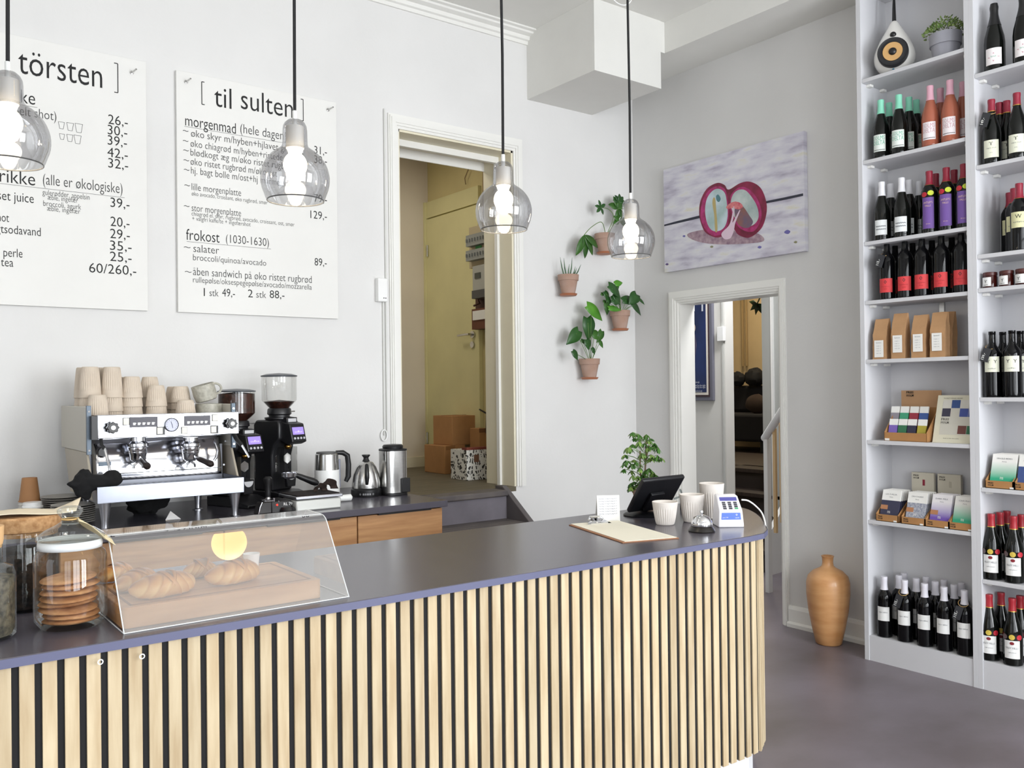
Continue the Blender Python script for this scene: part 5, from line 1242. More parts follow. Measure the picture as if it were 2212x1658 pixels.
# ---------------------------------------------------------------- grinders
CLEAR = glass('clear_hopper', (.93, .93, .92), 1.4, 0, .03)
BEAN = mat('coffee_beans', '#4a2214', .5, col2='#1f0d08', mscale=55, bump=.8, bscale=90)
GB = mat('grinder_black', '#17171a', .38)
def grinder(label, x, y, rz, fill, s=1):
    r = thing('coffee_grinder', label, 'coffee grinder', (x, y, ZK), rz, 'black coffee grinders')
    def st(z): return z*s
    # base with sloping front tray
    p = MB(); p.prism([(.12, 0), (.12, .05), (-.05, .05), (-.15, .022), (-.17, .018), (-.17, 0)], -.08, .08); p.v = [(z_, a, b*s) for a, b, z_ in p.v]; p.build('base', GB, r, bevel=.004)
    p = MB(); p.prism([(.11, .05), (.11, .37), (.09, .39), (-.055, .39), (-.065, .37), (-.065, .30), (-.03, .27), (-.015, .22), (-.015, .05)], -.066, .066); p.v = [(z_, a, b*s) for a, b, z_ in p.v]; p.build('body', GB, r, bevel=.008)
    p = MB(); p.prism([(-.05, .385), (-.115, .372), (-.135, .285), (-.10, .272), (-.05, .29)], -.047, .047); p.v = [(z_, a, b*s) for a, b, z_ in p.v]; hd = p.build('display_head', GB, r, bevel=.005)
    p = MB(); p.box(-.034, -.085, .372*s, .034, -.045, .402*s); p.build('badge_block', GB, r, bevel=.003)
    MB().box(-.026, -.0865, .380*s, .026, -.085, .397*s).build('badge', mat('badge_white', '#c9c9cc', .4), r, smooth=False)
    a = Vector((0, -.115, .372*s)); b = Vector((0, -.135, .285*s)); up = (a-b).normalized(); nrm = Vector((0, -up.z, up.y)); 
    if nrm.y > 0: nrm = -nrm
    M = frame(b, (1, 0, 0), up, Vector((1, 0, 0)).cross(up))
    MB().box(-.036, .036, 0, .036, .072, .0015, M).build('display', mat('purple_lcd', '#9a86cf', .3, emit='#8f7ad0', es=.55), hd, smooth=False)
    t_ = MB(); text(t_, 'coffee', .015, M @ T(-.025, .045, .002), width=.05, res=1); t_.build('display_text', mat('lcd_text', '#d8d0f0', .3, emit='#d8d0f0', es=.6), hd, smooth=False)
    for k in range(4): MB().cyl(.0055, 0, .004, 14, M @ T(-.030 + k*.020, .018, 0)).build('button', mat('button_silver', '#c9c9cf', .3), hd)
    # chute, chamber, fork
    MB().ell((0, -.055, .262*s), (.017, .017, .014)).build('brass_knob', mat('brass', '#b58a4a', .25, 1), r)
    MB().box(-.042, -.075, .14*s, -.038, -.015, .26*s).box(.038, -.075, .14*s, .042, -.015, .26*s).build('chute_guard', CLEAR, r, smooth=False)
    n_ = 8; hx = [(.026*math.cos(PI/6 + k*PI/3), .026*math.sin(PI/6 + k*PI/3)) for k in range(6)]
    MB().prism(hx, 0, .006, T(0, -.045, .205*s) @ RX(PI/2)).build('dosing_plate', STEEL, r, smooth=False)
    MB().prism([(-.034, .0), (.034, 0), (.026, -.065), (-.026, -.065)], 0, .018, T(0, -.06, .135*s) @ RX(PI/2)).build('portafilter_rest', GB, r, bevel=.003)
    MB().prism([(.026*math.cos(PI + k*PI/10), .026*math.sin(PI + k*PI/10)) for k in range(11)], 0, .002, T(0, -.078, .128*s) @ RX(PI/2)).build('half_moon_badge', mat('badge_white', '#c9c9cc', .4), r, smooth=False)
    # hopper
    MB().lathe([(0, .388), (.062, .388), (.070, .395), (.070, .402), (.050, .405), (.050, .412), (.058, .418), (.056, .440), (.052, .446), (0, .446)], 36, Matrix.Diagonal((1, 1, s, 1))).build('collar', GB, r)
    MB().box(.05, -.004, .425*s, .10, .004, .431*s).build('collar_lever', STEEL, r, smooth=False)
    MB().shell([(.046, .444), (.079, .480), (.083, .486), (.083, .600)], 40, Matrix.Diagonal((1, 1, s, 1))).build('hopper', CLEAR, r)
    top = fill
    pr_ = [(0, .446), (.044, .446)] + ([(.076, .480), (.0815, .487), (.0815, top), (.0, top + .012)] if top > .487 else [(.046 + (top-.446)*.85, top), (0, top + .008)])
    MB().lathe(pr_, 32, Matrix.Diagonal((1, 1, s, 1))).build('coffee_beans', BEAN, r)['kind'] = 'stuff'
    MB().lathe([(0, .598), (.086, .598), (.087, .604), (.06, .612), (0, .616)], 40, Matrix.Diagonal((1, 1, s, 1))).build('hopper_lid', mat('dark_lid', '#3c4046', .3), r)
    return r
g2x = at(604, 950, 1, 4.10).x
grinder('taller black coffee grinder with nearly empty clear hopper, right one', g2x, 4.10, .38, .478, 1.0)
g1x = at(512, 950, 1, 4.06).x
grinder('black coffee grinder with full bean hopper, close beside the espresso machine', g1x, 4.06, .34, .588, .88)
# portafilter lying on grinder base, tamper, stand, knock box, filters
pfh = thing('portafilter', 'black handled portafilter lying in front of the right grinder', 'portafilter')
a = at(638, 1025, 1, 3.93); b = at(688, 1044, 1, 3.90)
MB().tube([a.lerp(b, k/8) for k in range(9)], [.010, .012, .014, .014, .015, .016, .017, .016, .009], 12).build('handle', BLACK, pfh)
MB().lathe([(0, 0), (.026, .004), (.034, .012), (.035, .03), (.031, .03), (.03, .008), (0, .008)], 28, T(a.x - .03, a.y + .0, a.z - .018)).build('basket', SS, pfh)
sx_ = at(583, 1100, 1, 3.68).x
ts = thing('tamping_stand', 'small black steel framed tamping stand at the worktop edge', 'stand', (sx_, 3.70, ZK))
p = MB(); p.prism([(-.055, 0), (.055, 0), (.04, .05), (-.04, .05)], 0, .055, T(0, .03, 0) @ RX(PI/2)); p.build('block', mat('stand_black', '#1e1a19', .4), ts, bevel=.004)
for sg in (-1, 1): MB().tube([(sg*.052, -.027, .002), (sg*.046, -.027, .03), (sg*.036, -.027, .051)], .0025, 8).build('steel_edge', SS, ts)
MB().cyl(.004, 0, .02, 10, T(.02, -.02, .045)).build('spring', SS, ts)
tm = thing('tamper', 'black handled coffee tamper with steel foot standing on the stand', 'tamper', (sx_ + .0, 3.70, ZK + .051))
MB().lathe([(0, 0), (.026, 0), (.026, .006), (.012, .010), (.008, .02), (0, .02)], 28).build('foot', SS, tm)
MB().lathe([(0, .018), (.010, .018), (.013, .04), (.012, .07), (.017, .085), (.018, .098), (.012, .106), (0, .107)], 28).build('handle', BLACK, tm)
cup_ = MB().lathe([(0, 0), (.030, 0), (.032, .01), (.026, .022), (0, .024)], 28).build('rubber_pad', BLACK); cup_.location = (at(622, 1100, 1, 3.66).x, 3.66, ZK); tag(cup_, 'low round black rubber pad beside the tamping stand', 'pad')
kx0 = at(636, 1080, 1, 3.66).x; kx1 = at(733, 1080, 1, 3.66).x; kw = kx1 - kx0
kb = thing('brewing_scale', 'silver and white scale with a tray of coffee grounds in front of the kettles', 'scale', (kx0, 3.64, ZK))
MB().prism([(0, 0), (0, .048), (.16, .048), (.16, 0)], 0, kw, frame((0, 0, 0), (0, 1, 0), (0, 0, 1), (1, 0, 0))).build('housing', mat('scale_silver', '#cfd0cb', .35, .3), kb, bevel=.006)
MB().box(-.004, -.008, .052, kw + .004, .19, .066).build('steel_tray', SSB, kb, bevel=.003)
MB().box(.006, .004, .0662, kw - .006, .18, .070).build('coffee_grounds', mat('coffee_grounds', '#1d1210', 1, mott=.4, mscale=80, bump=.8), kb)
MB().box(-.10, .03, .0, -.008, .17, .05).build('control_unit', mat('scale_black', '#171314', .4), kb, bevel=.004)
t_ = MB(); text(t_, 'RL 70', .018, faceA((-.045, .0295, .03)), width=.04, res=1); t_.build('lettering', WHITE, kb, smooth=False)
MB().cyl(.004, 0, .002, 10, T(-.075, .03, .035) @ RX(PI/2)).build('red_light', mat('red_led', '#ff2010', .3, emit='#ff2010', es=4), kb)
for i, (px, py, rr) in enumerate(((694, 1047, .034), (722, 1048, .045))):
    q = at(px, py, 1, 3.72); f_ = MB()
    n_ = 24; pts = []
    f_.grid(18, 6, lambda u, v, rr=rr: ((rr*(.3 + .7*math.cos(v*PI/2))*math.cos(PI*u)), .012*math.sin(5*PI*u)*(1-v) + .02*v, rr*1.1*math.sin(PI*u)*(.4 + .6*(1 - v))))
    o = f_.build('coffee_filter', mat('used_filter_brown', '#2e211b', .9), solid=.001); o.location = (q.x, 3.72 + i*.05, ZK + .0715); tag(o, ['crumpled brown coffee filter lying left on the scale tray', 'round brown coffee filter standing on the scale tray'][i], 'coffee filter')
wp = MB(); q = at(748, 1068, 1, 3.84); wp.tube([(q.x - .07, 3.85, 0), (q.x, 3.84, 0), (q.x + .022, 3.84, 0), (q.x + .03, 3.84, 0)], [.014, .016, .016, .006], 16)
o = wp.build('white_brush', WHITE); o.location = (0, 0, ZK + .0165); tag(o, 'rounded white plastic handle lying between the scale and the kettles', 'brush')
# ---------------------------------------------------------------- kettles and canister
x = at(706, 1000, 1, 4.02).x
kt = thing('electric_kettle', 'white and steel electric kettle with black handle on the back worktop', 'kettle', (x, 4.02, ZK))
MB().lathe([(0, .012), (.062, .012), (.060, .14), (0, .14)], 36).build('white_body', WHITE, kt)
MB().lathe([(.0598, .14), (.056, .215), (.050, .222), (0, .222)], 36).build('steel_band', STEEL, kt)
MB().lathe([(0, .2205), (.052, .2205), (.050, .227), (0, .229)], 36).build('lid', mat('dark_grey_plastic', '#4b4b4a', .5), kt)
MB().lathe([(0, 0), (.066, 0), (.066, .010), (0, .012)], 36).build('base', WHITE, kt)
MB().tube([(.045, -.01, .222), (.080, -.012, .220), (.104, -.014, .205), (.110, -.014, .16), (.108, -.014, .10), (.095, -.012, .075)], [.010, .013, .014, .014, .014, .010], 12).build('handle', BLACK, kt)
MB().box(.050, -.020, .05, .066, .004, .19).build('water_gauge', mat('gauge_grey', '#7f8290', .3), kt, bevel=.005)
x = at(791, 1030, 1, 3.97).x
gk = thing('gooseneck_kettle', 'squat brushed steel kettle on a black base, between white kettle and canister', 'kettle', (x, 3.97, ZK))
MB().lathe([(0, 0), (.074, 0), (.076, .006), (.076, .034), (.070, .040), (0, .040)], 40).build('base', BLACK, gk)
t_ = MB(); text(t_, '0 8888 0', .016, RZ(-.45) @ frame((0, -.0768, .010), (1, 0, 0), (0, 0, 1), (0, -1, 0)), width=.075, res=1, align='CENTER', bend=.0768); t_.build('base_marks', mat('mark_grey', '#a9a9ad', .4), gk, smooth=False)
pr_ = [(0, .042), (.071, .042), (.072, .05), (.070, .075), (.063, .11), (.050, .145), (.034, .168), (.026, .172), (0, .173)]
MB().lathe(pr_, 40).build('body', STEEL, gk, ang=60)
MB().lathe([(0, .172), (.020, .172), (.014, .182), (.012, .190), (.021, .202), (.020, .206), (0, .206)], 28).build('lid_knob', BLACK, gk)
d = Vector((-.42, -.9, 0)).normalized()
MB().tube([d*.040 + Vector((0, 0, .158)), d*.075 + Vector((0, 0, .158)), d*.092 + Vector((0, 0, .135)), d*.094 + Vector((0, 0, .10)), d*.086 + Vector((0, 0, .065))], [.006, .009, .011, .012, .008], 12).build('handle', BLACK, gk)
x = at(851, 1010, 1, 3.92).x
cn = thing('steel_canister', 'tall brushed steel coffee canister with black lid at the end of the worktop', 'canister', (x, 3.93, ZK))
o_ = [(.064*math.copysign(abs(math.cos(a))**.6, math.cos(a)), .058*math.copysign(abs(math.sin(a))**.6, math.sin(a))) for a in [2*PI*k/40 for k in range(40)]]
MB().prism(o_, .012, .222).build('body', STEEL, cn)
MB().prism([(a*1.03, b*1.03) for a, b in o_], 0, .014).build('base', BLACK, cn, bevel=.002)
MB().prism([(a*1.02, b*1.02) for a, b in o_], .220, .232).build('rim', BLACK, cn, bevel=.005)
MB().lathe([(0, .232), (.052, .232), (.054, .244), (.048, .252), (0, .256)], 32, Matrix.Diagonal((1, .9, 1, 1))).build('lid', BLACK, cn)
MB().box(.012, -.066, .014, .062, -.040, .085).build('dispensing_cup', BLACK, cn, bevel=.003)
# ---------------------------------------------------------------- paper cups, saucers
x = at(64, 1060, 1, 4.20).x
KR = mat('kraft_cup', '#a8794f', .7, mott=.05)
def pcup(z, m_, label):
    o = MB().lathe([(0, .10), (.028, .10), (.029, .098), (.040, .004), (.0425, .004), (.043, .0), (.039, 0), (.028, .096), (0, .097)], 32).build('paper_cup', m_); o.location = (x, 4.20, z); return tag(o, label, 'paper cup', 'stacked paper cups')
names_ = ['lowest', 'second', 'third', 'fourth', 'fifth', 'sixth']
for k in range(6): pcup(ZK + .0125*k, PAPER if False else mat('white_cup', '#d9d6ce', .7), 'upside down paper cup showing only its white rim, %s in the stack' % names_[k])
pcup(ZK + .0125*6, KR, 'brown kraft paper cup upside down on top of the paper cup stack')
x2 = at(73, 1095, 1, 4.05).x
tc_ = thing('lidded_paper_cup', 'dark green paper cup with white lid beside the brown cup stack', 'paper cup', (x2, 4.08, ZK))
MB().lathe([(0, 0), (.028, 0), (.037, .062), (0, .062)], 28).build('cup', mat('dark_green_cup', '#1d3b33', .6), tc_)
MB().lathe([(.039, .060), (.040, .066), (.036, .070), (.034, .084), (0, .084)], 28).build('lid', WHITE, tc_)
SAU = mat('grey_stoneware', '#aaa69f', .5, mott=.06)
def plates(px, y, n, z0, nm_, s=1):
    x = at(px, 1085, 1, y).x; base = None
    for k in range(n):
        if base is None: base = MB().lathe([(0, 0), (.045*s, 0), (.082*s, .008), (.083*s, .010), (.081*s, .0105), (.045*s, .004), (0, .004)], 40).build('saucer', SAU); o = base
        else: o = base.copy(); COL.objects.link(o)
        o.location = (x, y, z0 + k*.0085)
        tag(o, 'grey saucer, number %s counted from the bottom of the %s' % (['one', 'two', 'three', 'four', 'five', 'six', 'seven', 'eight', 'nine', 'ten', 'eleven'][k], nm_), 'saucer', 'stacked grey saucers')
plates(135, 4.14, 11, ZK, 'rear saucer stack')
plates(158, 3.95, 9, ZK, 'front saucer stack')
# ================================================================ things on the front counter, left end
JG = glass('jar_glass', (.93, .95, .94), 1.45, 0, .02, 1.0)
CORK = mat('cork', '#c0986c', .9, col2='#9b7148', mscale=90, bump=.4)
def tea(col, name): return mat(name, col[0], .9, col2=col[1], mscale=70, bump=.9, bscale=120)
# cork lidded tea jar
q = at(78, 1322, 2, ZT); c = (q.x - .015, q.y + .075)
bj = thing('tea_jar', 'large glass jar of dark loose tea with thick cork lid', 'jar', (c[0], c[1], ZT))
MB().lathe([(0, .003), (.070, .001), (.078, .008), (.080, .02), (.080, .17), (.077, .18), (.077, .186)], 48).build('glass', JG, bj)
MB().lathe([(0, .008), (.070, .008), (.0765, .02), (.0765, .135), (.05, .142), (0, .138)], 40).build('loose_tea', tea(('#3a2c22', '#120d0b'), 'dark_tea'), bj)['kind'] = 'stuff'
MB().lathe([(0, .175), (.074, .175), (.076, .186), (.081, .188), (.083, .195), (.083, .218), (.079, .222), (0, .222)], 48).build('cork_lid', CORK, bj)
pn = MB(); pn.grid(10, 8, lambda u, v: (-.085 + .20*u + .03*v, -.07 + .10*v, .004*math.sin(6*u) + .012*max(0, u - .7)*6*v)); 
o = pn.build('paper_bag_sheet', mat('brownish_paper', '#d8ccb4', .8), solid=.0012); o.location = (c[0] - .01, c[1] + .01, ZT + .2285); tag(o, 'flat cream paper bag lying on the cork lid', 'paper bag')
# corked herb jar cut by the left edge
q = at(-20, 1390, 2, ZT); c2 = (q.x, q.y + .045)
hj = thing('herb_jar', 'corked glass jar of dried herbs cut by the left edge of the photo', 'jar', (c2[0], c2[1], ZT))
MB().lathe([(0, .003), (.045, .001), (.052, .008), (.053, .02), (.053, .135), (.047, .150), (.030, .158), (.028, .165), (.028, .205)], 40).build('glass', JG, hj)
MB().lathe([(0, .008), (.044, .008), (.0495, .02), (.0495, .128), (0, .132)], 32).build('dried_herbs', tea(('#6f6552', '#2b2820'), 'herb_mix'), hj)['kind'] = 'stuff'
MB().lathe([(0, .19), (.0265, .19), (.030, .206), (.031, .235), (0, .236)], 32).build('cork_stopper', mat('pale_cork', '#d0a878', .8), hj)
# cookie jar
q = at(153, 1366, 2, ZT); cj = (q.x + .012, q.y + .064)
jr = thing('cookie_jar', 'clear glass jar with domed glass lid holding a stack of cookies', 'jar', (cj[0], cj[1], ZT))
MB().lathe([(0, .004), (.050, .001), (.060, .002), (.068, .012), (.073, .02), (.074, .035), (.074, .150), (.070, .163), (.062, .170), (.060, .176), (.061, .184)], 56).build('glass', JG, jr)
MB().shell([(.0635, .172), (.0645, .180), (.0635, .190)], 48).build('seal_ring', mat('seal_white', '#d9dcdc', .4), jr, solid=.002)
MB().lathe([(.060, .188), (.069, .191), (.070, .197), (.066, .202), (.050, .213), (.030, .222), (.018, .230), (.015, .236), (.020, .241), (.026, .249), (.026, .256), (.018, .262), (0, .264)], 48).build('lid', JG, jr)
rnd = random.Random(11)
COOK = mat('cookie', '#d09b6b', .9, col2='#a56d40', mscale=30, bump=.8, bscale=60)
nm = ['lowest', 'second', 'third', 'fourth', 'fifth', 'sixth', 'seventh', 'eighth']
for k in range(8):
    mb = MB(); se = k*7.3
    mb.grid(40, 8, lambda u, v: ((.058*math.sin(v*PI)**.55 if 0 < v < 1 else 0)*(1 + .03*noise.noise(Vector((math.cos(2*PI*u)*1.5, math.sin(2*PI*u)*1.5, se))))*math.cos(2*PI*u), (.058*math.sin(v*PI)**.55 if 0 < v < 1 else 0)*(1 + .03*noise.noise(Vector((math.cos(2*PI*u)*1.5, math.sin(2*PI*u)*1.5, se))))*math.sin(2*PI*u), -.0062*math.cos(v*PI) + .0012*noise.noise(Vector((u*6, v*4, se)))), closeu=True)
    o = mb.build('cookie', COOK, ang=70); o.location = (cj[0] + rnd.uniform(-.007, .007), cj[1] + rnd.uniform(-.005, .005), ZT + .0155 + k*.0127); o.rotation_euler = (rnd.uniform(-.05, .05), rnd.uniform(-.05, .05), rnd.uniform(0, 6))
    tag(o, '%s brown cookie counted from the bottom of the jar' % nm[k] if k < 7 else 'topmost brown cookie in the glass jar', 'cookie', 'cookies in the glass jar')
tg = thing('jar_label', 'crumpled beige paper label tied round the knob of the cookie jar', 'label', (cj[0], cj[1], ZT))
mb = MB(); mb.grid(8, 6, lambda u, v: (.012 + .07*u, -.030 + .055*v - .02*u, .232 - .052*u + .006*math.sin(5*u + 3*v))); mb.build('paper', mat('beige_tag', '#d9cba6', .8), tg, solid=.0008)
MB().tube([(.017*math.cos(a), .017*math.sin(a), .235) for a in [k*PI/8 for k in range(17)]], .0015, 6).build('twine', TWINE, tg)
# ---------------------------------------------------------------- pastry board, croissants, acrylic cover
BX0, BX1 = .468, .930
bd = thing('chopping_board', 'thick pale wooden board carrying croissants under the clear cover', 'board', (BX0, 2.028, ZT))
BRD = mat('board_wood', '#cf9f6c', .5, col2='#b07c4b', mscale=5, stretch=(.8, 7, 5), coat=.1)
rr_ = .012; w_, d_ = BX1 - BX0, .30
po = []
for cx_, cy_, a0 in ((w_-rr_, rr_, -PI/2), (w_-rr_, d_-rr_, 0), (rr_, d_-rr_, PI/2), (rr_, rr_, PI)): po += [(cx_ + rr_*math.cos(a0 + k*PI/8), cy_ + rr_*math.sin(a0 + k*PI/8)) for k in range(5)]
MB().prism(po, .0, .046).build('board', BRD, bd, bevel=.002)
g = MB(); i_ = .022
for a, b in (((i_, i_), (w_-i_, i_)), ((w_-i_, i_), (w_-i_, d_-i_)), ((w_-i_, d_-i_), (i_, d_-i_)), ((i_, d_-i_), (i_, i_))):
    g.box(min(a[0], b[0]) - .003, min(a[1], b[1]) - .003, .0459, max(a[0], b[0]) + .003, max(a[1], b[1]) + .003, .0466)
g.build('juice_groove', mat('groove_brown', '#8d5f36', .6), bd, smooth=False)
CRO = bpy.data.materials.new('croissant_crust'); CRO.use_nodes = True; nt = CRO.node_tree; N = nt.nodes; L = nt.links
bs = N['Principled BSDF']; bs.inputs['Roughness'].default_value = .38; tc = N.new('ShaderNodeTexCoord'); no = N.new('ShaderNodeTexNoise'); no.inputs['Scale'].default_value = 22; no.inputs['Detail'].default_value = 6
at_ = N.new('ShaderNodeAttribute'); at_.attribute_name = 'bake'; ad = N.new('ShaderNodeMath'); ad.operation = 'MULTIPLY_ADD'; ad.inputs[1].default_value = .45
L.new(tc.outputs['Object'], no.inputs[0]); L.new(no.outputs['Fac'], ad.inputs[0]); L.new(at_.outputs['Fac'], ad.inputs[2])
rp = N.new('ShaderNodeValToRGB'); e = rp.color_ramp.elements; e[0].position = .25; e[0].color = lin('#e8bf78'); e[1].position = .95; e[1].color = lin('#8f4c1e'); k_ = e.new(.6); k_.color = lin('#cf8f42')
L.new(ad.outputs[0], rp.inputs[0]); L.new(rp.outputs[0], bs.inputs['Base Color'])
def croissant(px0, py0, px1, py1, R, label, bend=.02, zt=ZT + .0465):
    a = at(px0, py0, 2, zt); b = at(px1, py1, 2, zt); c = (a+b)/2; l = (b-a).length; ang = math.atan2(b.y-a.y, b.x-a.x)
    nu, nv = 64, 28; vs = []; bake = []
    seg = 7
    for i in range(nu+1):
        t = i/nu; e_ = abs(2*t - 1); env = (1 - e_**2.3)**.62 if e_ < 1 else 0
        s_ = t*seg; fr_ = (s_ - math.floor(s_)); 
        step = 1 + .13*((1-fr_) if t < .5 else fr_) - .05
        cx_ = (t - .5)*l; cy_ = bend*(4*(t-.5)**2)
        for j in range(nv):
            th = 2*PI*j/nv; rad_ = R*env*step*(1 + .04*noise.noise(Vector((t*9, math.cos(th)*1.2, math.sin(th)*1.2 + px0))))
            y = rad_*math.cos(th)*1.08; z = rad_*math.sin(th)*.86 
            zz = max(R*.80 + z, 0.002 + .0)
            vs.append((cx_ + .018*math.sin(th)*env*(1 if t < .5 else -1), cy_ + y, zz)); 
            q_ = ((1-fr_) if t < .5 else fr_); bake.append(max(0, min(1, .05 + .35*max(0, math.sin(th)) + .30*q_)))
    fs = [(i*nv+j, i*nv+(j+1) % nv, (i+1)*nv+(j+1) % nv, (i+1)*nv+j) for i in range(nu) for j in range(nv)]
    me = bpy.data.meshes.new('croissant'); me.from_pydata(vs, [], fs)
    at2 = me.attributes.new('bake', 'FLOAT', 'POINT'); at2.data.foreach_set('value', bake)
    for p in me.polygons: p.use_smooth = True
    me.materials.append(CRO); o = bpy.data.objects.new('croissant', me); COL.objects.link(o); o.location = (c.x, c.y, zt); o.rotation_euler = (0, 0, ang)
    return tag(o, label, 'croissant', 'croissants on the board')
croissant(288, 1300, 428, 1272, .034, 'large golden croissant in front on the left of the board')
croissant(455, 1270, 565, 1245, .034, 'golden croissant in front on the right of the board')
croissant(258, 1285, 335, 1253, .027, 'paler croissant behind the large left one', .01)
croissant(400, 1250, 470, 1240, .027, 'croissant half hidden between the two front ones', .01)
croissant(222, 1262, 285, 1240, .025, 'darker croissant at the left end of the board beyond the cover edge', .01)
q = at(540, 1235, 2, ZT + .047); o = MB().lathe([(0, 0), (.018, 0), (.022, .035), (.021, .035), (.017, .003), (0, .003)], 24).build('white_dish', WHITE); o.location = (q.x + .03, q.y + .07, ZT + .0468); tag(o, 'small white porcelain dish on the board behind the right croissant', 'dish')
ACR = glass('acrylic', (.985, .985, .99), 1.49, 0.0, .36, 1.0, top=.6)
ACS = glass('acrylic_side', (.985, .985, .99), 1.49, 0.0, .0, .8)
AED = mat('acrylic_edge_highlight', '#dfe3e4', .15)  # pale colour paints in the highlights along the acrylic sheet edges
cv = thing('acrylic_cover', 'clear bent acrylic cover standing over the croissant board', 'cover', (0, 0, ZT))
cs = [(1.990, .001), (2.112, .172), (2.120, .181), (2.132, .187), (2.146, .189), (2.235, .191), (2.246, .187), (2.252, .176)]
cx0, cx1 = .462, .985
mb = MB(); n_ = len(cs); mb.add([(x, y, z) for x in (cx0, cx1) for y, z in cs], [(i, i+1, i+1+n_, i+n_) for i in range(n_-1)])
mb.build('front_and_top', ACR, cv, smooth=False)
for x in (cx0, cx1):
    s_ = MB().add([(x, y, z) for y, z in cs] + [(x, 2.36, .001)], [tuple(range(n_+1))]).build('side_pane', ACS, cv, smooth=False)
ed = MB(); 
for x in (cx0, cx1): ed.tube([(x, y, z) for y, z in cs], .0013, 4); ed.tube([(x, 1.990, .0015), (x, 2.36, .0015)], .0015, 4)
ed.tube([(cx0, 1.99, .0015), (cx1, 1.99, .0015)], .0013, 4); ed.tube([(cx0, cs[4][0], cs[4][1]), (cx1, cs[4][0], cs[4][1])], .0009, 4); ed.tube([(cx0, 2.252, .176), (cx1, 2.252, .176)], .0012, 4)
ed.build('edge_highlight', AED, cv)
# ---------------------------------------------------------------- right end: clipboard, card, tablet, plant, cups, bell, card reader
a, b, c_ = at(1219, 1135, 2, ZT), at(1345, 1173, 2, ZT), at(1467, 1163, 2, ZT)
ux = (b - a); uy = (c_ - b); L1, L2 = ux.length, uy.length; ux.normalize(); ang = math.atan2(uy.y, uy.x)
cbd = thing('clipboard', 'brown clipboard with cream paper lying on the counter', 'clipboard', (b.x, b.y, ZT), ang)
MB().box(0, 0, .0, L2, L1, .003).build('board', mat('hardboard_brown', '#9a6b4a', .6), cbd, bevel=.001)
MB().box(.012, .008, .0031, L2 - .004, L1 + .008, .0046).build('paper', mat('cream_paper', '#e6e2d2', .8), cbd, smooth=False)
t_ = MB()
for k in range(12): text(t_, 'kaffe kort og navn', .006, T(.05, L1 - .03 - k*.013, .0047), width=.12, res=1)
t_.build('faint_writing', mat('faint_ink', '#cfcabc', .8), cbd, smooth=False)
p = at(1300, 1128, 2, ZT + .01)
cl = MB(); cl.box(.0, -.035, 0, .03, .035, .003).add([(.03, -.05, 0), (.03, .05, 0), (.0, .02, .016), (.0, -.02, .016)], [(0, 1, 2, 3)]).tube([(0, -.03, .012), (-.01, -.02, .022), (-.01, .02, .022), (0, .03, .012)], .0035, 8)
o = cl.build('spring_clip', CHROME, cbd, solid=.001); o.location = (.022, L1 - .035, .0048); 
o.rotation_euler = (0, 0, -PI/2)
o.location = (L2*.5, L1 - .012, .0048)
# the clip sits on the short edge far from the camera
q = at(1327, 1127, 2, ZT)
cw = .088 or at(1352, 1100, 1, q.y).x - at(1302, 1100, 1, q.y).x; ch = at(1325, 1072, 1, q.y).z - ZT
sc = thing('folded_price_card', 'white folded card with printed seating chart standing behind the clipboard', 'card', (q.x, q.y + .03, ZT), -.55)
MB().add([(-cw/2, 0, 0), (cw/2, 0, 0), (cw/2, .012, ch), (-cw/2, .012, ch), (-cw/2, .05, 0), (cw/2, .05, 0)], [(0, 1, 2, 3), (3, 2, 5, 4)]).build('card', PAPER, sc, smooth=False, solid=.001)
t_ = MB()
for k in range(7): text(t_, 'mandag onsdag fredag 8-17', .006, faceA((-cw*.42, .012*(ch - .012 - k*.009)/ch - .0016, ch - .014 - k*.0095)), width=cw*.8, res=1)
t_.build('print', mat('print_blue_grey', '#6d7391', .7), sc, smooth=False)
# tablet stand
TLp, TRp, BLp = at(1390, 1040, 1, 2.34), at(1481, 1030, 1, 2.34), at(1357, 1108, 1, 2.50)
tb = thing('tablet_register', 'black tablet cash register on a round stand, seen from behind', 'tablet')
X = (TRp - TLp); wT = X.length; X.normalize(); Y = (TLp - BLp); hT = Y.length; Y.normalize(); Z = X.cross(Y); X2 = Y.cross(Z).normalized()
Mt = frame(BLp, X, Y, Z.normalized())
TBK = mat('tablet_black', '#111216', .45)
MB().box(0, 0, -.018, wT, hT, 0, Mt).build('screen_housing', TBK, tb, bevel=.006)
MB().box(.012, .012, -.0195, wT - .012, hT - .012, -.018, Mt).build('screen', mat('screen_glass', '#0a0a0c', .08), tb, smooth=False)
MB().box(wT*.3, .02, 0, wT*.62, hT*.62, .014, Mt).build('mount_block', TBK, tb, bevel=.003)
q = at(1412, 1116, 2, ZT); MB().lathe([(0, 0), (.075, 0), (.078, .004), (.070, .010), (.02, .016), (0, .016)], 40, T(q.x, q.y + .06, ZT)).build('stand_base', TBK, tb)
mid = Mt @ Vector((wT*.46, hT*.35, 0)); MB().tube([(q.x, q.y + .06, ZT + .012), (mid + Vector((q.x, q.y + .06, ZT + .02)))/2, mid], .014, 12).build('stand_arm', TBK, tb)
MB().tube([Mt @ Vector((wT + .002, hT*.30, 0)), Mt @ Vector((wT + .03, hT*.45, .01)), Mt @ Vector((wT + .004, hT*.62, .004))], .004, 8).build('card_swiper', glass('clear_plastic', (.8, .85, .85), 1.5, .05, .2), tb)
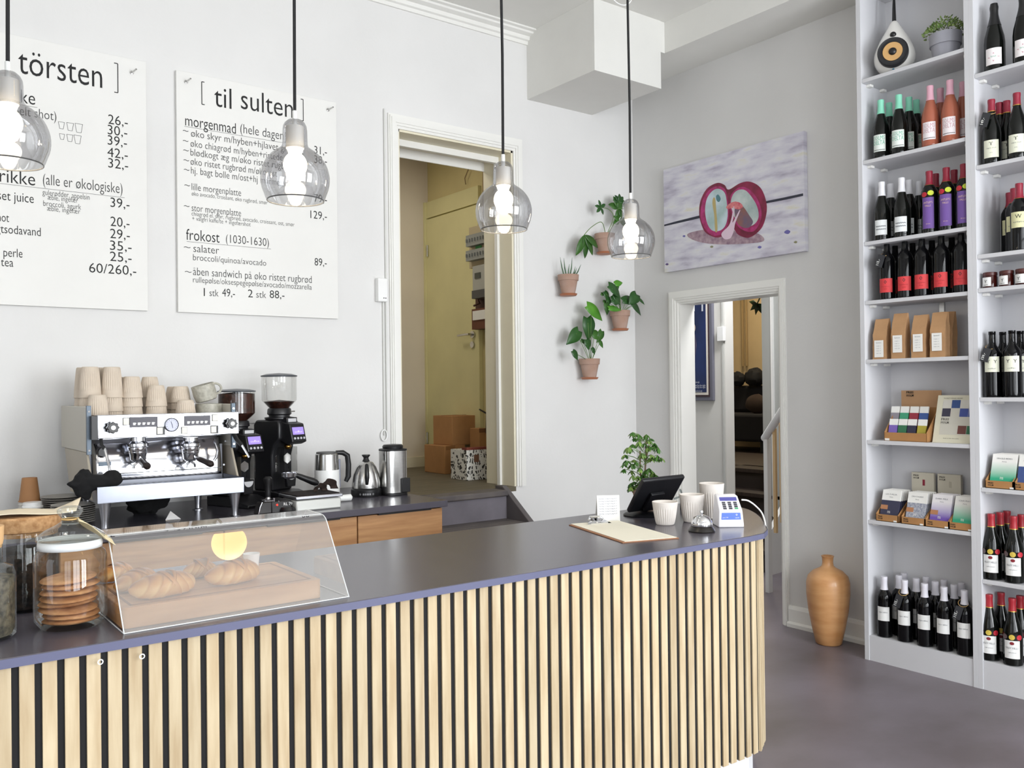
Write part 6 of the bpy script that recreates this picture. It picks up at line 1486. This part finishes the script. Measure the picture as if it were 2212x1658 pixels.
# schefflera
pl = thing('potted_schefflera', 'leafy variegated green pot plant standing behind the tablet register', 'potted plant', (2.635, 2.60, ZT))
MB().lathe([(0, 0), (.036, 0), (.046, .075), (.049, .075), (.050, .088), (.045, .088), (.044, .08), (0, .08)], 32).build('pot', TERRA, pl)
MB().cyl(.0435, .078, .082, 24).build('soil', SOIL, pl)
VAR = mat('variegated_leaf', '#7f9a4a', .45, col2='#2f5c26', mscale=28, rnd=.2)
rnd = random.Random(5); 
stems = [((0, 0, .08), (.01, 0, .2), (.012, -.005, .30)), ((.01, 0, .08), (.02, .01, .18), (.03, 0, .27)), ((-.01, 0, .08), (-.02, 0, .17), (-.03, -.01, .25))]
for st_ in stems: stem_part(pl, st_, .003, mat('woody_stem', '#5b4a32', .8))
cnt = 0
for k in range(85):
    z = rnd.uniform(.07, .33); rmax = .10*(1 - .45*abs((z - .2)/.16)**2); rr = rmax*math.sqrt(rnd.random())
    a_ = rnd.uniform(0, 2*PI); c = Vector((rr*math.cos(a_), rr*math.sin(a_)*.7, z))
    mb = MB(); root = Vector((.008*math.cos(a_), 0, max(.085, z - .03)))
    nl = 6; tilt = rnd.uniform(.2, .9)
    for j in range(nl):
        b_ = j/nl*2*PI + rnd.random(); t_ = c + Vector((math.cos(b_)*.021, math.sin(b_)*.021, -.022*tilt - .006)); leafmesh(mb, c, t_, .0052, (0, 0, 1), 'oval', k=5)
    if True:
        o = mb.build('leaf_cluster', VAR if k % 2 else LEAF, pl, ang=60); MB().tube([root, (root + c)/2 + Vector((0, 0, .006)), c], .0012, 5).build('leaf_stalk', STEM, pl)
# cups standing on the counter
def std_cup(px, py, w, h, label):
    q = at(px, py, 2, ZT); d = Vector((q.x, q.y, 0)).normalized(); 
    sc_ = F_PX / (Vector((q.x, q.y, 0)).dot(FV)); r_ = w/2/sc_; hh = h/sc_
    o = cup_mesh(hh, r_*.70, r_).build('ribbed_cup', CUPW, ang=25); o.location = (q.x + d.x*r_*.66, q.y + d.y*r_*.66, ZT + .0002)
    return tag(o, label, 'cup', 'ribbed cups standing on the counter')
std_cup(1437, 1135, 56, 50, 'shortest pale ribbed cup, left of the three on the counter')
std_cup(1495, 1129, 54, 60, 'middle sized pale ribbed cup between the other two')
std_cup(1538, 1121, 54, 76, 'tallest pale ribbed cup, behind the service bell')
# bell
q = at(1522, 1151, 2, ZT)
bl = thing('service_bell', 'chrome desk bell with black base on the counter', 'bell', (q.x + .02, q.y + .03, ZT))
MB().lathe([(0, 0), (.046, 0), (.047, .004), (.040, .016), (.034, .020), (0, .020)], 40).build('base', mat('bell_base', '#15110f', .3), bl)
MB().lathe([(.0365, .020), (.0375, .022), (.036, .036), (.028, .050), (.014, .058), (0, .060)], 40).build('dome', CHROME, bl, ang=60)
MB().lathe([(0, .058), (.004, .058), (.004, .066), (.007, .068), (.006, .074), (0, .076)], 16).build('plunger', CHROME, bl)
# card reader
q = at(1588, 1138, 2, ZT); RZr = -.62
rd = thing('card_reader', 'white card payment terminal in a dock at the end of the counter', 'card terminal', (q.x + .01, q.y + .04, ZT), RZr)
WG = mat('reader_white', '#e9e9f0', .3)
wR = .047
p = MB(); p.prism([(-.045, 0), (-.045, .012), (-.040, .062), (.010, .108), (.045, .112), (.050, 0)], -wR, wR); p.v = [(z_*(1 - .18*min(1, b/.11)), a, b) for a, b, z_ in p.v]; p.build('housing', WG, rd, bevel=.004)
MB().add([(-.036, -.0440, .028), (.036, -.0440, .028), (.034, -.0416, .053), (-.034, -.0416, .053)], [(0, 1, 2, 3)]).build('blue_label', mat('reader_blue', '#3a62c4', .4), rd, smooth=False, solid=.001)
t_ = MB(); text(t_, 'pos 100', .007, faceA((-.031, -.0445, .034)), width=.02, res=1); text(t_, 'card', .006, faceA((.014, -.044, .033)), width=.014, res=1); text(t_, 'o', .016, faceA((.016, -.0435, .042)), res=1); t_.build('lettering', WHITE, rd, smooth=False)
up = Vector((0, .050, .046)).normalized(); Mk = frame((0, -.040, .062), (1, 0, 0), up, Vector((1, 0, 0)).cross(up))
MB().box(-.031, .044, 0, .031, .060, .0025, Mk).build('display', mat('reader_display', '#4a4a86', .3, emit='#5a5aa8', es=.3), rd, smooth=False)
kk = MB(); kg = MB()
for i in range(3):
    for j in range(4):
        (kg if (i == 2 and j == 0) else kk).box(-.026 + i*.021, .004 + j*.0092, 0, -.014 + i*.021, .0105 + j*.0092, .0022, Mk)
kk.build('keypad', mat('key_dark', '#45454c', .5), rd, smooth=False); kg.build('green_key', mat('key_green', '#4aa070', .5), rd, smooth=False)
cb_ = MB(); pts = [at(1602, 1079, 1, q.y + .07), at(1616, 1081, 1, q.y + .06), at(1632, 1092, 1, q.y + .05), at(1646, 1108, 1, q.y + .02), at(1653, 1130, 1, q.y - .02), at(1653, 1146, 1, q.y - .05)]
pts2 = []
for i in range(len(pts)-1):
    p0, p1, p2, p3 = pts[max(i-1, 0)], pts[i], pts[i+1], pts[min(i+2, len(pts)-1)]
    for j in range(6): t = j/6; pts2.append(.5*((2*p1) + (p2-p0)*t + (2*p0-5*p1+4*p2-p3)*t*t + (3*p1-p0-3*p2+p3)*t**3))
pts2.append(pts[-1]); o = cb_.tube(pts2, .003, 8).build('cable', WHITE); tag(o, 'white cable arching from the card terminal over the counter end', 'cable')
o = MB().box(0, 0, 0, .012, .03, .035).build('small_black_clip', BLACK); q = at(1512, 1112, 2, ZT); o.location = (q.x + .06, q.y + .13, ZT); tag(o, 'tiny black object behind the middle ribbed cup', 'clip')
# ================================================================ pendant lamps
BULB = mat('lit_bulb', '#fff2da', .3, emit='#fff0d2', es=14)
SMOKE = glass('smoked_glass', (.74, .74, .75), 1.5, 0.0, .07, 1.3, top=.38)
CORD = mat('black_cord', '#111113', .8)
def pendant(px, py, w_px, label):
    """px,py: centre of the globe; w_px: its diameter in the photo"""
    R = .09; dd = F_PX*2*R/w_px
    d = RV*((px-1106)/F_PX) + DV*((py-829)/F_PX) + FV; c = Vector((0, 0, H)) + d*dd
    r = thing('pendant_lamp', label, 'lamp', c, 0, 'smoked glass pendant lamps over the counter')
    pf_ = [(.0735, -.057), (.0775, -.050)] + [(.09*math.cos(a), .09*math.sin(a)) for a in [-.42 + k*.1226 for k in range(13)]] + [(.0385, .0825), (.0345, .087), (.0328, .095), (.032, .13), (.0305, .141), (.026, .150), (.018, .157), (.007, .160)]
    MB().shell(pf_, 56).build('glass_shade', SMOKE, r, ang=80)
    MB().tube([(.0735*math.cos(a), .0735*math.sin(a), -.057) for a in [2*PI*k/48 for k in range(49)]], .0018, 6, cap=False).build('shade_rim', mat('smoked_rim', '#4a4a4a', .15), r)
    MB().cyl(.0235, .082, .140, 28).build('socket', mat('socket_white', '#cfccc6', .5), r)
    MB().ell((0, 0, .038), (.031, .031, .034), 28, 18).cyl(.014, .06, .083, 20, r2=.022).build('bulb', BULB, r)
    MB().cyl(.0065, .140, .182, 16).build('cord_grip', mat('grip_clear', '#cfcfcc', .3), r)
    MB().tube([(0, 0, .175), (.002, 0, .5), (-.002, 0, .9), (0, 0, ZC - c.z)], .0045, 8).build('cord', CORD, r)
    MB().cyl(.045, ZC - c.z - .02, ZC - c.z, 24).build('ceiling_cup', WHITE, r)
    l = bpy.data.lights.new('bulb_light', 'POINT'); l.energy = 3.2; l.color = (1, .84, .62); l.shadow_soft_size = .03
    o = bpy.data.objects.new('bulb_light', l); COL.objects.link(o); o.parent = r; o.location = (0, 0, -.02)
pendant(18, 300, 165, 'smoked glass pendant lamp cut by the left edge of the photo')
pendant(638, 387, 146, 'smoked glass pendant lamp in front of the right menu board')
pendant(1088, 457, 122, 'smoked glass pendant lamp in front of the raised doorway')
pendant(1363, 521, 103, 'farthest smoked glass pendant lamp, beside the hanging pots')
rg = at(1340, -22, 1, 3.2); o = MB().tube([(rg.x + .085*math.cos(a), 3.2, rg.z + .075*math.sin(a)) for a in [2*PI*k/32 for k in range(33)]], .003, 6, cap=False).build('white_cable_loop', WHITE); tag(o, 'thin white cable loop hanging under the ceiling behind the farthest lamp cord', 'cable')

# globe lamp on the ceiling of the seating area, mirrored in the acrylic cover
dcam = RV*((495-1106)/F_PX) + DV*((1172-829)/F_PX) + FV; nrm = Vector((0, -.171, .122)).normalized()
pc = Vector((0, 1.990, ZT)); tt = (pc - Vector((0, 0, H))).dot(nrm) / dcam.dot(nrm); hp_ = Vector((0, 0, H)) + dcam*tt
rf = dcam.normalized(); rf = rf - 2*rf.dot(nrm)*nrm; cp_ = hp_ + rf*((3.05 - hp_.z)/rf.z)
gl = thing('globe_lamp', 'warm round globe lamp hanging over the seating area, seen mirrored in the clear cover', 'lamp', cp_)
MB().ell((0, 0, 0), (.085, .085, .085), 32, 20).build('globe', mat('lit_globe', '#ffe9b8', .4, emit='#ffe0a0', es=2.6), gl)
MB().cyl(.004, .08, ZC - cp_.z, 8).build('cord', CORD, gl); MB().cyl(.05, ZC - cp_.z - .02, ZC - cp_.z, 20).build('ceiling_cup', WHITE, gl)
print('globe', cp_)
